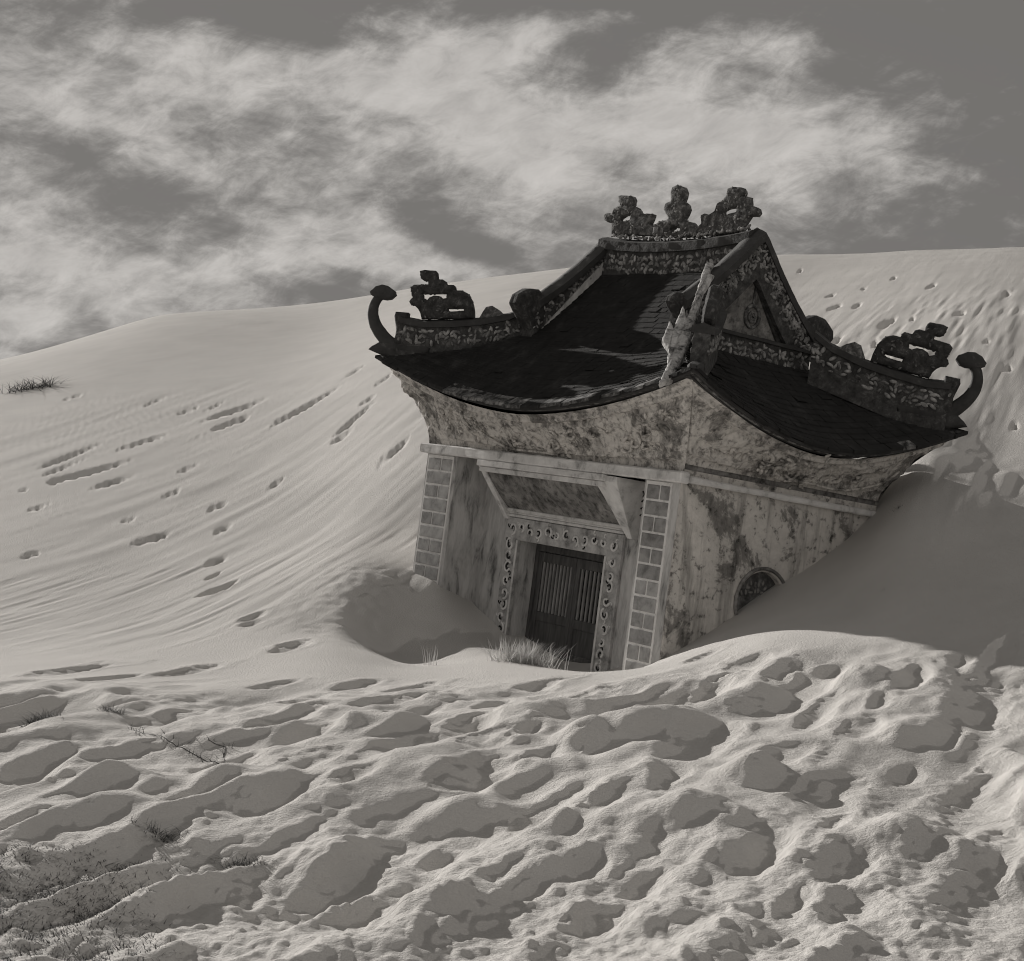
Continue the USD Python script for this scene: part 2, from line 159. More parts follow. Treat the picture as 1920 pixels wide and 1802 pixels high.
M["tile"] = mat_noise("tile", [(0.3, g(0.020)), (0.55, g(0.031)), (0.75, g(0.060))], scale=5.0, detail=9, rough=0.7, roughness=0.85, bump=0.006, bump_scale=50, spec=0.05)
M["tile_chipped"] = mat_noise("tile_chipped", [(0.38, g(0.02)), (0.5, g(0.10)), (0.65, g(0.28))], scale=12.0, detail=7, rough=0.7, roughness=0.9)
M["cap"] = mat_noise("cap", [(0.3, g(0.033)), (0.6, g(0.056)), (0.78, g(0.140))], scale=7.0, detail=9, rough=0.7, roughness=0.8, bump=0.006, bump_scale=40)
M["band"] = mat_noise("band", [(0.35, g(0.028)), (0.55, g(0.070)), (0.75, g(0.168))], scale=14.0, detail=8, rough=0.7, bump=0.008, bump_scale=40)
M["petal"] = mat_noise("petal", [(0.36, g(0.042)), (0.5, g(0.197)), (0.66, g(0.421))], scale=9.0, detail=6, rough=0.7)
M["ornament"] = mat_noise("ornament", [(0.35, g(0.032)), (0.52, g(0.096)), (0.7, g(0.304))], scale=16.0, detail=8, rough=0.72, bump=0.012, bump_scale=45)
M["dark_ornament"] = mat_noise("dark_ornament", [(0.35, g(0.022)), (0.55, g(0.054)), (0.75, g(0.180))], scale=14.0, detail=8, rough=0.72, bump=0.010, bump_scale=45)
M["white_plaster"] = mat_noise("white_plaster", [(0.38, g(0.05)), (0.47, g(0.30)), (0.6, g(0.55))], scale=8.0, detail=9, rough=0.7, bump=0.012, bump_scale=30)
M["wood"] = mat_noise("wood", [(0.3, g(0.062)), (0.6, g(0.120)), (0.8, g(0.204))], scale=6.0, detail=7, stretch=(4, 4, 0.6), roughness=0.7, bump=0.003, bump_scale=60)
M["bar"] = mat_noise("bar", [(0.3, g(0.150)), (0.7, g(0.360))], scale=10.0, detail=5, stretch=(2, 2, 0.5), roughness=0.7)
M["soot_plaster"] = mat_noise("soot_plaster", [(0.32, g(0.069)), (0.48, g(0.196)), (0.62, g(0.299)), (0.75, g(0.414))], scale=4.0, detail=10, rough=0.7, bump=0.008, bump_scale=30, second=(16.0, [(0.35, g(0.45)), (0.52, g(1.0)), (0.7, g(1.05))]))
M["frame_plaster"] = mat_noise("frame_plaster", [(0.32, g(0.156)), (0.48, g(0.390)), (0.7, g(0.598))], scale=7.0, detail=9, rough=0.65, bump=0.006, bump_scale=40)
M["niche_dark"] = mat_noise("niche_dark", [(0.35, g(0.04)), (0.5, g(0.10)), (0.65, g(0.24))], scale=11.0, detail=8, rough=0.7)
M["ink"] = mat_noise("ink", [(0.3, g(0.015)), (0.7, g(0.05))], scale=20.0, detail=4)
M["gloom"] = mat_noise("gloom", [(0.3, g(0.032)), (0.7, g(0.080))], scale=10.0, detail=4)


def leaf(name, v, t=0.3):
    n = {"oi": ("geometry", {}), "ra": ("rgb_ramp", {"ramp": [(0, g(v * 0.65)), (1, g(v * 1.25))]}), "d": ("principled_bsdf", {"roughness": 0.7, "specular_ior_level": 0.2}), "t": ("translucent_bsdf", {}), "m": ("mix_closure", {"fac": t})}
    return usdkit.material(stage, f"/World/Looks/{name}", n, [("oi.random_per_island", "ra.fac"), ("ra.color", "d.base_color"), ("ra.color", "t.color"), ("d.BSDF", "m.closure1"), ("t.BSDF", "m.closure2")], surface="m.closure")


M["dry_grass"] = leaf("dry_grass", 0.75)
M["weed"] = leaf("weed", 0.11, 0.2)
M["scrub"] = leaf("scrub", 0.10, 0.25)

# ------------------------------------------------------------------ prims
used = {}


SH = "/World/shrine"


def name_at(parent, name):
    k = used.setdefault((parent, name), -1) + 1
    used[(parent, name)] = k
    return f"{parent}/{name}" + (f"_{k:03d}" if k else "")


def part(parent, name, mesh, material, smooth=False, label=None, kind=None):
    path = name_at(parent, name)
    if parent.startswith(SH) and material is not None:                      # below the string course the walls lean a little less than the roof
        v0 = np.asarray(mesh.vertices)
        if v0[:, 2].min() < -0.03:
            mesh = mesh.copy(); v0 = np.array(mesh.vertices); v0[:, 0] -= 0.055 * np.minimum(v0[:, 2], 0); mesh.vertices = v0
    p = usdkit.mesh(stage, path, mesh, M[material], smooth=smooth)
    if label: p.GetPrim().SetCustomDataByKey("label", label)
    if kind: p.GetPrim().SetCustomDataByKey("kind", kind)
    return path


def tag(path, label, category, group=None, kind=None):
    p = stage.GetPrimAtPath(path)
    p.SetCustomDataByKey("label", label)
    if category: p.SetCustomDataByKey("category", category)
    if group: p.SetCustomDataByKey("group", group)
    if kind: p.SetCustomDataByKey("kind", kind)


# ------------------------------------------------------------------ mesh helpers
def bx(x0, x1, y0, y1, z0, z1):
    m = trimesh.creation.box([x1 - x0, y1 - y0, z1 - z0])
    m.apply_translation([(x0 + x1) / 2, (y0 + y1) / 2, (z0 + z1) / 2])
    return m


def cbox(x0, x1, y0, y1, z0, z1, c=0.006):
    """A box with chamfered edges (convex hull of three shrunken boxes)."""
    c = min(c, (x1 - x0) / 3, (y1 - y0) / 3, (z1 - z0) / 3)
    v = np.vstack([bx(x0 + a, x1 - a, y0 + b, y1 - b, z0 + d, z1 - d).vertices for a, b, d in ((0, c, c), (c, 0, c), (c, c, 0))])
    return trimesh.convex.convex_hull(v)


def cat(ms):
    return trimesh.util.concatenate(ms)


def grid(P, closed=False):
    """P (n, m, 3) -> trimesh of quads."""
    n, m = P.shape[:2]
    i, j = np.meshgrid(np.arange(n - 1), np.arange(m - 1), indexing="ij")
    a = i * m + j
    f = np.stack([a, a + 1, a + m + 1, a + m], -1).reshape(-1, 4)
    f = np.vstack([f[:, [0, 1, 2]], f[:, [0, 2, 3]]])
    return trimesh.Trimesh(P.reshape(-1, 3), f, process=False)


def sweep(path, section, up=(0, 0, 1)):
    """Sweeps a closed section [(side, up)] along a path, ends capped."""
    path = np.asarray(path, float)
    t = np.gradient(path, axis=0); t /= np.linalg.norm(t, axis=1, keepdims=True)
    up = np.asarray(up, float)
    s = np.cross(t, up); s /= np.maximum(np.linalg.norm(s, axis=1, keepdims=True), 1e-9)
    sec = np.asarray(section, float)
    if sec.ndim == 2: sec = np.repeat(sec[None], len(path), 0)
    ring = path[:, None] + s[:, None] * sec[:, :, :1] + up[None, None] * sec[:, :, 1:]
    n, k = ring.shape[:2]
    v = ring.reshape(-1, 3)
    f = []
    for i in range(n - 1):
        for j in range(k):
            a, b = i * k + j, i * k + (j + 1) % k
            f += [[a, b, b + k], [a, b + k, a + k]]
    for j in range(1, k - 1):
        f += [[0, j + 1, j], [(n - 1) * k, (n - 1) * k + j, (n - 1) * k + j + 1]]
    m = trimesh.Trimesh(v, np.array(f), process=False)
    m.fix_normals()
    return m


def tube(path, radii, k=10):
    """Round tube along a 3D path using parallel frames."""
    path = np.asarray(path, float)
    t = np.gradient(path, axis=0); t /= np.linalg.norm(t, axis=1, keepdims=True)
    r = np.broadcast_to(radii, len(path))
    n = np.cross(t[0], [0.31, 0.17, 0.93]); n /= np.linalg.norm(n)
    v, ang = [], np.arange(k) * 2 * np.pi / k
    for i in range(len(path)):
        n = n - t[i] * (n @ t[i]); n /= np.linalg.norm(n)
        b = np.cross(t[i], n)
        v.append(path[i] + r[i] * (np.cos(ang)[:, None] * n + np.sin(ang)[:, None] * b))
    v = np.vstack(v)
    f = []
    for i in range(len(path) - 1):
        for j in range(k):
            a, b = i * k + j, i * k + (j + 1) % k
            f += [[a, b, b + k], [a, b + k, a + k]]
    e = (len(path) - 1) * k
    for j in range(1, k - 1):
        f += [[0, j + 1, j], [e, e + j, e + j + 1]]
    m = trimesh.Trimesh(v, np.array(f), process=False)
    m.fix_normals()
    return m


def spline(pts, n):
    pts = np.asarray(pts, float)
    from scipy.interpolate import CubicSpline
    d = np.r_[0, np.cumsum(np.linalg.norm(np.diff(pts, axis=0), axis=1))]
    return CubicSpline(d, pts)(np.linspace(0, d[-1], n))


def lumpy(m, amp, scale, seed=0, smooth=True):
    """Displaces a mesh along vertex normals with fractal noise."""
    m = m.copy(); m.merge_vertices()
    n = m.vertex_normals
    m.vertices = m.vertices + n * ((meshkit.fbm(m.vertices * scale, 4, seed) - 0.5) * 2 * amp)[:, None]
    return m


def slab(poly, to3d, half, chamfer=0.012, maxlen=0.03, amp=0.004, seed=1):
    """A polygon (shapely) extruded to both sides of its plane with rounded, weathered faces; to3d maps (u, v, w) arrays to points."""
    m = trimesh.creation.extrude_polygon(poly, 2 * half, engine="earcut")
    m.apply_translation([0, 0, -half])
    m = m.subdivide_to_size(maxlen)
    v = m.vertices.copy()
    # pillow: the faces bulge away from the outline
    from shapely import distance, points, boundary
    d = distance(points(v[:, :2]), poly.boundary)
    e = np.clip(d / 0.05, 0, 1)
    v[:, 2] *= 0.55 + 0.45 * np.sqrt(1 - (1 - e) ** 2)
    m.vertices = v
    m = lumpy(m, amp, 18, seed)
    v = m.vertices
    m.vertices = to3d(v[:, 0], v[:, 1], v[:, 2])
    m.fix_normals()
    return m


def arc_scroll(cx, cz, r, a0, a1, y, tr=0.012, k=6, flip=False):
    a = np.linspace(a0, a1, 12)
    rr = r * np.linspace(1, 0.45, 12)
    return tube(np.stack([cx + rr * np.cos(a), np.full(12, y), cz + rr * np.sin(a)], -1), tr, k)


ICO = trimesh.creation.icosphere(1)


def bumps(pts, normals, sizes, rng):
    """Small squashed petals lying on a surface."""
    out_v, out_f, n0 = [], [], 0
    for p, n, s in zip(pts, normals, sizes):
        n = np.asarray(n, float) / np.linalg.norm(n)
        a = np.cross(n, [0, 0, 1]); a = a / np.linalg.norm(a) if np.linalg.norm(a) > 1e-6 else np.array([1., 0, 0])
        b = np.cross(n, a)
        th = rng.uniform(0, np.pi)
        a, b = a * np.cos(th) + b * np.sin(th), b * np.cos(th) - a * np.sin(th)
        v = ICO.vertices
        out_v.append(p + s * (v[:, :1] * a + 0.46 * v[:, 1:2] * b + 0.42 * v[:, 2:] * n)); out_f.append(ICO.faces + n0); n0 += len(v)
    return trimesh.Trimesh(np.vstack(out_v), np.vstack(out_f), process=False)


def shards(parent, mesh, n, size, seed, mat="petal"):
    """Broken-crockery chips set into the faces of an ornament."""
    pts, fi = trimesh.sample.sample_surface(mesh, n, seed=seed)
    r_ = np.random.default_rng(seed)
    m = bumps(np.asarray(pts), np.asarray(mesh.face_normals[fi]), size * r_.uniform(0.6, 1.3, len(pts)), r_)
    part(parent, "shard_inlay", m, mat, smooth=True, kind="stuff")


# ------------------------------------------------------------------ the dune
def warp(x, y):
    return np.stack([np.arctan2(x, y) * 3.2, np.log(np.maximum(np.hypot(x, y), 0.05))], -1)


rbf = RBFInterpolator(warp(CTRL[:, 0], CTRL[:, 1]), CTRL[:, 2], kernel="thin_plate_spline", smoothing=2e-4)
_A = np.linspace(-math.radians(40), math.radians(40), 321); _L = np.linspace(math.log(2.2), math.log(150), 361)
_G = rbf(np.stack(np.meshgrid(_A * 3.2, _L, indexing="ij"), -1).reshape(-1, 2)).reshape(len(_A), len(_L))
_S = RectBivariateSpline(_A, _L, _G, kx=3, ky=3)
sstep = lambda a, b, x: (lambda t: t * t * (3 - 2 * t))(np.clip((x - a) / (b - a), 0, 1))


def base(x, y):
    x, y = np.asarray(x, float), np.asarray(y, float)
    az, ld = np.arctan2(x, y), np.log(np.maximum(np.hypot(x, y), 1e-3))
    z = _S.ev(np.clip(az, _A[0], _A[-1]), np.clip(ld, _L[0], _L[-1]))
    z = np.where(np.abs(az) > _A[-1], z * (1 - sstep(math.radians(40), math.radians(75), np.abs(az))), z)   # level sand to the sides and behind
    return z * (1 - sstep(110, 160, np.hypot(x, y))) + z * 0


E1 = np.array([0.34, 0.94]); E2 = np.array([0.94, -0.34])


def n2d(u, v, seed):
    return meshkit.noise(np.stack([u, v, np.full_like(u, 0.37)], -1), seed)


def detail(x, y):
    d = np.hypot(x, y)
    al, ac = x * E1[0] + y * E1[1], x * E2[0] + y * E2[1]
    wob = (n2d(x / 1.6, y / 1.6, 31) - 0.5)
    wob2 = (n2d(x / 0.5, y / 0.5, 32) - 0.5)
    near = 1 - sstep(11.6, 13.4, y)                               # trampled foreground
    z = np.zeros_like(x)
    # wind-cut streaks on the dune face, long axis uphill
    slope = sstep(13.5, 17, y)
    far_fade = 1 - 0.6 * sstep(25, 45, d)
    patch = 0.25 + 0.75 * sstep(0.35, 0.7, n2d(ac / 3.0 + 5, al / 7.0, 41))
    s1 = n2d(ac / 0.34 + 1.2 * wob, al / 4.2, 42) - 0.5
    s2 = n2d(ac / 0.16 + 1.0 * wob, al / 2.0, 43) - 0.5
    s4 = n2d(ac / 0.07 + 0.6 * wob, al / 0.9, 45) - 0.5
    s3 = n2d(ac / 1.3 + 0.8 * wob, al / 8.0, 44) - 0.5
    z += slope * far_fade * patch * (1 + 1.0 * sstep(2.5, 6, x) * sstep(18, 22, y)) * (0.020 * s1 + 0.022 * s2 + 0.020 * s4) + slope * 0.03 * s3
    # broken, crested lumps in the foreground
    if True:
        a1 = n2d(ac / 0.75 + 1.0 * wob, al / 2.9 + 0.6 * wob, 51); r1 = 1.06 - np.sqrt((2 * a1 - 1) ** 2 + 0.012)
        a2 = n2d(ac / 0.30 + 1.1 * wob2, al / 1.0 + 0.5 * wob2, 52); r2 = 1.04 - np.sqrt((2 * a2 - 1) ** 2 + 0.008)
        a3 = n2d(ac / 0.15 + 0.6 * wob2, al / 0.30, 53)
        cut = sstep(0.25, 0.65, n2d(x / 1.4 + 9, y / 2.4, 54))
        edge = 1 - 0.55 * sstep(10.0, 13.0, y)
        z += near * edge * (0.140 * (r1 ** 1.6 - 0.4) * (0.6 + 0.8 * n2d(x / 2.2, y / 3.1, 68)) + (0.35 + 0.65 * cut) * (0.125 * (r2 ** 1.5 - 0.4)) + cut * 0.04 * (a3 - 0.5))
        g1 = n2d(ac / 0.13 + 2 * wob2, al / 0.30, 58) - 0.5; g2 = n2d(x / 0.075, y / 0.11, 59) - 0.5
        z += near * (0.3 + 0.7 * sstep(0.35, 0.6, n2d(x / 0.9 + 2, y / 1.3, 60))) * (0.048 * g1 + 0.018 * g2)
        rip = n2d(x / 0.085 + 0.8 * wob2, y / 0.14, 56)
        z += near * 0.022 * (rip - 0.5) * sstep(0.4, 0.62, n2d(x / 0.7 + 4, y / 1.1, 57))
        z += near * edge * 0.02 * (n2d(ac / 0.09, al / 0.55, 55) - 0.5) * (1 - cut)
    cl = 0.5 * sstep(0.55, 0.66, n2d(x / 1.0 + 7, y / 1.5, 81)) * (1 - 0.75 * sstep(7.5, 10.5, y)) * near
    c1 = np.clip(n2d(x / 0.11 + wob2, y / 0.15, 82) - 0.52, 0, 1); c2 = np.clip(n2d(x / 0.055, y / 0.075, 83) - 0.5, 0, 1)
    z += np.maximum(cl, 0.9 * (1 - sstep(6.3, 7.4, y + 0.25 * x))) * (0.012 * c1 + 0.05 * c2)
    z += (1 - sstep(7.0, 8.6, y + 0.5 * n2d(x / 0.6, y / 0.6, 84))) * (0.012 * (n2d(x / 0.030, y / 0.042, 85) - 0.5) + 0.012 * (n2d(x / 0.05, y / 0.06, 86) - 0.5))
    # crusted, grainy sand close to the camera and on the rim of the hollow
    gm = (1 - sstep(6.8, 8.2, y)) * sstep(0.38, 0.55, n2d(x / 0.8, y / 1.2, 61) + 0.08 * (x < -0.6))
    rim = np.exp(-(((x + 1.35) / 0.75) ** 2 + ((y - 17.2) / 1.7) ** 2)) * sstep(0.3, 0.6, n2d(x / 0.5, y / 0.9, 63))
    right = np.exp(-(((x - 4.4) / 0.8) ** 2 + ((y - 17.2) / 1.3) ** 2))
    z += gm * (0.034 * (n2d(x / 0.062, y / 0.085, 62) - 0.5) + 0.05 * (n2d(x / 0.15, y / 0.22, 64) - 0.5)) + rim * (0.03 * (n2d(x / 0.085, y / 0.12, 65) - 0.5) + 0.025 * (n2d(x / 0.2, y / 0.3, 67) - 0.5))
    z += right * 0.04 * (n2d(ac / 0.13 + wob2, al / 0.55, 66) - 0.5)
    return z


def terrain(x, y):
    z = base(x, y)
    f = np.hypot(x, y) < 75
    zz = z[f]; xx, yy = x[f], y[f]
    zz = zz + detail(xx, yy)
    rag = n2d((xx * E2[0] + yy * E2[1]) / 0.17, (xx * E1[0] + yy * E1[1]) / 0.42, 71) - 0.5
    rag2 = n2d(xx / 0.06, yy / 0.06, 72) - 0.5
    for k, (cx, cy, a, b) in enumerate(MOUNDS):
        b = np.clip(b, 1.0 * a, 2.2 * a)
        s = np.nonzero((np.abs(xx - cx) < 2.2 * b) & (np.abs(yy - cy) < 2.2 * b))[0]
        dx, dy = xx[s] - cx, yy[s] - cy
        r = np.hypot((dx * E2[0] + dy * E2[1]) / a, (dx * E1[0] + dy * E1[1]) / b) * (1 + 0.5 * rag[s])
        zz[s] += 0.40 * min(a, 0.3) * (1 - sstep(0.1, 1.3, r))
    for k, (cx, cy, a, b) in enumerate(PITS):
        b = float(np.clip(1.3 * b, 1.5 * a, 3.6 * a)); a = max(a, 0.06) * 0.86 * (1 - 0.25 * min(max((a - 0.12) / 0.12, 0), 1))
        s = np.nonzero((np.abs(xx - cx) < 2.4 * b) & (np.abs(yy - cy) < 2.4 * b))[0]
        dx, dy = xx[s] - cx, yy[s] - cy
        u, v = dx * E2[0] + dy * E2[1], dx * E1[0] + dy * E1[1]
        r = np.hypot(u / a, v / b) * (1 + 1.0 * rag[s] + 0.35 * rag2[s])
        dep = PIT_DEPTH * min(a, 0.24) + 0.015
        lee = np.clip((dx * -SUN[0] + dy * -SUN[1]) / max(a, b), -1, 1)       # towards the far side from the sun
        zz[s] += -dep * (1 - 0.5 * lee) * np.clip((1.02 - r) / 0.95, 0, 1) ** 0.85 + 0.22 * dep * np.exp(-((r - 1.3) / 0.3) ** 2) * (0.5 - 0.5 * lee)
    for k, (cx, cy, a, b) in enumerate(STEPS):
        right_side = cx > 1.5
        h1, h2 = math.sin(k * 12.9898) * 0.5, math.sin(k * 78.233) * 0.5
        L = float(np.clip((0.85 + 0.6 * h1) * a / 0.36, 0.16, 1.4)); wd = float(np.clip(0.22 * a + 0.05, 0.06, 0.15)) * (1 + 0.5 * h2)
        s = np.nonzero((np.abs(xx - cx) < 2.2 * L) & (np.abs(yy - cy) < 2.2 * L))[0]
        dx, dy = xx[s] - cx, yy[s] - cy
        ca, sa = math.cos(0.5 * h2), math.sin(0.5 * h2)
        u, v = dx * E2[0] + dy * E2[1], dx * E1[0] + dy * E1[1]
        u, v = u * ca - v * sa * 0.5, v * ca + u * sa * 0.5
        taper = 1 + 0.9 * np.clip(v / L, 0, 1.5)                                # scoop below, tail uphill
        r = np.hypot(u / wd * taper, v / L) * (1 + 1.1 * rag[s] + 0.4 * rag2[s])
        dep = 0.42 * wd + 0.015
        zz[s] += -dep * np.clip((1.0 - r) / 0.6, 0, 1) * (1 - 0.35 * np.clip(v / L, -1, 1))
    z[f] = zz
    return z


fine = math.radians(21)
az = np.r_[np.linspace(-math.pi, -fine, 60)[:-1], np.linspace(-fine, fine, 1080), np.linspace(fine, math.pi, 60)[1:]]
az = az[:-1]                                                          # the last column would repeat the first
rad = np.r_[np.geomspace(0.4, 3.2, 26)[:-1], np.geomspace(3.2, 5.2, 24)[:-1], np.geomspace(5.2, 20, 640)[:-1], np.geomspace(20, 62, 170)[:-1], np.geomspace(62, 1500, 46)]
AZ, RD = np.meshgrid(az, rad, indexing="ij")
X, Y = RD * np.sin(AZ), RD * np.cos(AZ)
Z = terrain(X.ravel(), Y.ravel()).reshape(X.shape)
n, m = X.shape
i, j = np.meshgrid(np.arange(n), np.arange(m - 1), indexing="ij")
a, b = i * m + j, ((i + 1) % n) * m + j
quads = np.stack([a, a + 1, b + 1, b], -1).reshape(-1, 4)
hub = n * m
V = np.vstack([np.stack([X, Y, Z], -1).reshape(-1, 3), [[0, 0, float(Z[:, 0].mean())]]])
ii = np.arange(n)
Fc = np.vstack([quads[:, [0, 2, 1]], quads[:, [0, 3, 2]], np.stack([np.full(n, hub), ii * m, ((ii + 1) % n) * m], -1)])
# triangles must face up
c0 = np.cross(V[Fc[0, 1]] - V[Fc[0, 0]], V[Fc[0, 2]] - V[Fc[0, 0]])
if c0[2] < 0: Fc = Fc[:, ::-1]
hubf = Fc[-1]; c1 = np.cross(V[hubf[1]] - V[hubf[0]], V[hubf[2]] - V[hubf[0]])
if c1[2] < 0: Fc[-n:] = Fc[-n:, ::-1]
usdkit.mesh(stage, "/World/sand_dune", (V, Fc), M["sand"], smooth=True)
tag("/World/sand_dune", "pale wind-blown sand dune with trampled foreground, half burying the shrine", None, kind="structure")


def ground(x, y):
    return float(terrain(np.array([float(x)]), np.array([float(y)]))[0])


# ------------------------------------------------------------------ the shrine (local frame: x along the front, y into the building, z up; leaning)
RM = np.array([[0.57038669, 0.80586969, 0.15884922], [-0.81784752, 0.57512163, 0.01898811], [-0.07605567, -0.14074500, 0.98712025]])
TV = np.array([1.43102826, 15.20859604, 0.01687682 + CZ])
W, D = 4.0, 2.34
SH = "/World/shrine"
xf = UsdGeom.Xform.Define(stage, SH)
xf.AddTransformOp().Set(Gf.Matrix4d(*RM[:, 0], 0, *RM[:, 1], 0, *RM[:, 2], 0, *TV, 1))
tag(SH, "leaning masonry shrine with dark upturned tiled roof, half buried in the sand dune", "shrine")
rng = np.random.default_rng(7)
DOORX0, DOORX1, DOORZ = -2.76, -1.36, -0.76
R0 = 0.40                                                          # porch depth
FB = -2.6                                                          # foot of the walls, under the sand

# walls
part(SH, "rear_wall", cat([bx(-W, -0.1, 0.80, D, FB, 0.08)]), "plaster")
part(SH, "porch_wall", cat([bx(-W + 0.004, DOORX0 - 0.004, R0, 0.80, FB, 0.07), bx(DOORX1 + 0.004, -0.1, R0, 0.80, FB, 0.07), bx(DOORX0 - 0.004, DOORX1 + 0.004, R0, 0.80, DOORZ, 0.07)]), "wall_streaked")
ay, az_, ar = 1.06, -0.95, 0.28
arch = [(ay - ar, FB + 0.2)] + [(ay + ar * math.cos(t), az_ + ar * math.sin(t)) for t in np.linspace(math.pi, 0, 24)] + [(ay + ar, FB + 0.2)]
poly = Polygon([(0.004, FB), (D, FB), (D, 0.08), (0.004, 0.08)], [arch])
w = trimesh.creation.extrude_polygon(poly, 0.10, engine="earcut").subdivide_to_size(0.06)
v = w.vertices
w.vertices = np.stack([v[:, 2] - 0.10 + 0.0, v[:, 0], v[:, 1]], -1)
out = w.vertices[:, 0] > -0.001
w.vertices[:, 0] += np.where(out, (meshkit.fbm(w.vertices * 3.0, 4, 5) - 0.5) * 0.010 + (meshkit.fbm(w.vertices * 12.0, 3, 6) - 0.5) * 0.012, 0)
w.fix_normals()
SW = part(SH, "side_wall", w, "plaster", smooth=35)
# arched niche: backing, raised surround and flower relief
part(SH, "niche", bx(-0.14, -0.07, ay - ar - 0.02, ay + ar + 0.02, FB + 0.1, az_ + ar + 0.02), "niche_dark")
ring = np.array([(0.012, ay + (ar + 0.03) * math.cos(t), az_ + (ar + 0.03) * math.sin(t)) for t in np.linspace(math.pi * 1.12, -0.1, 30)])
part(SH, "niche_arch", lumpy(tube(ring, 0.016, 8), 0.006, 14, 3), "soot_plaster", smooth=True)
fl = []
for k in range(6):
    cy, cz = ay + rng.uniform(-0.17, 0.17), az_ + rng.uniform(-0.15, 0.17)
    for q in range(5):
        t = q * 2 * math.pi / 5 + k
        fl.append(((-0.066, cy + 0.045 * math.cos(t), cz + 0.045 * math.sin(t)), (1, 0, 0), 0.026))
part(SH, "flower_relief", bumps([f[0] for f in fl], [f[1] for f in fl], [f[2] for f in fl], rng), "soot_plaster", smooth=True, kind="stuff")

# pilasters with their painted bricks
def pilaster(x0, x1, label, cap0, cap1):
    P = part(SH, "pilaster", bx(x0, x1, 0.0, R0 + 0.002, FB, 0.07), "wall_streaked", label=label)
    part(P, "joint_face", bx(cap0, cap1, -0.006, 0.004, FB, -0.05), "joint")
    z, k = -0.062, 0
    while z > -2.2:
        zz = z - 0.136 + rng.uniform(-0.004, 0.004)
        cuts = [cap0 + 0.012, cap1 - 0.012] if k % 2 else [cap0 + 0.012, (cap0 + cap1) / 2 + rng.uniform(-0.03, 0.03), cap1 - 0.012]
        for c in range(len(cuts) - 1):
            part(P, "brick", cbox(cuts[c] + 0.009, cuts[c + 1] - 0.009, -0.0135 + rng.uniform(-0.002, 0.002), 0.002, zz, z - 0.019, 0.005), "brick")
        z = zz; k += 1
    return P


pilaster(-W, -3.45, "left pilaster painted with pale brick joints", -W + 0.03, -3.50)
pilaster(-0.485, -0.02, "right pilaster painted with pale brick joints, at the near corner", -0.455, -0.115)

# door frame with scrolls, reveal, two leaves
fy = R0 - 0.035
fr = cat([cbox(DOORX0 - 0.21, DOORX0 + 0.01, fy, R0 + 0.004, FB, -0.545), cbox(DOORX1 - 0.01, DOORX1 + 0.215, fy, R0 + 0.004, FB, -0.545), cbox(DOORX0 - 0.0, DOORX1 + 0.0, fy + 0.001, R0 + 0.004, DOORZ + 0.0, -0.546)])
DF = part(SH, "door_frame", fr, "frame_plaster")
def scroll_unit(cx, cz, s):
    a0, tw = rng.uniform(0, 6.28), rng.choice([-1, 1])
    part(DF, "scroll", arc_scroll(cx, cz, 0.060 * s, a0, a0 + tw * rng.uniform(4.2, 5.6), fy - 0.002, 0.0125), "pale_plaster", smooth=True)
    part(DF, "scroll", arc_scroll(cx + rng.uniform(-0.008, 0.008), cz + rng.uniform(-0.006, 0.006), 0.032 * s, a0 + 0.7, a0 + 0.7 + tw * rng.uniform(2.6, 4.6), fy - 0.001, rng.uniform(0.008, 0.012)), "ink", smooth=True)
    b0 = rng.uniform(0, 6.28)
    part(DF, "scroll", arc_scroll(cx + 0.062 * math.cos(b0), cz + 0.062 * math.sin(b0), 0.024, b0, b0 + 4.0, fy - 0.001, 0.0075), "pale_plaster" if rng.random() < 0.5 else "ink", smooth=True)


for k in range(12):
    scroll_unit(DOORX0 - 0.10 + k * (DOORX1 - DOORX0 + 0.2) / 11.0, -0.652 + rng.uniform(-0.025, 0.02), rng.uniform(0.65, 1.1))
for xs, nn in ((DOORX0 - 0.105, 9), (DOORX1 + 0.10, 10)):
    for k in range(nn):
        scroll_unit(xs + rng.uniform(-0.01, 0.01), -0.80 - 0.122 * k + rng.uniform(-0.015, 0.015), rng.uniform(0.7, 1.1))
part(DF, "frame_bead", cat([cbox(DOORX0 - 0.225, DOORX1 + 0.23, fy - 0.02, fy + 0.004, -0.542, -0.515), cbox(DOORX0 - 0.012, DOORX0 + 0.012, fy - 0.012, fy + 0.004, FB, DOORZ - 0.002), cbox(DOORX1 - 0.012, DOORX1 + 0.012, fy - 0.012, fy + 0.004, FB, DOORZ - 0.002)]), "pale_plaster")
dy = 0.60
part(SH, "door_surround", cat([bx(DOORX0, DOORX0 + 0.05, dy, dy + 0.1, FB, DOORZ), bx(DOORX1 - 0.05, DOORX1, dy, dy + 0.1, FB, DOORZ), bx(DOORX0 + 0.05, DOORX1 - 0.05, dy, dy + 0.1, DOORZ - 0.07, DOORZ - 0.002)]), "wood")
mid = -2.10
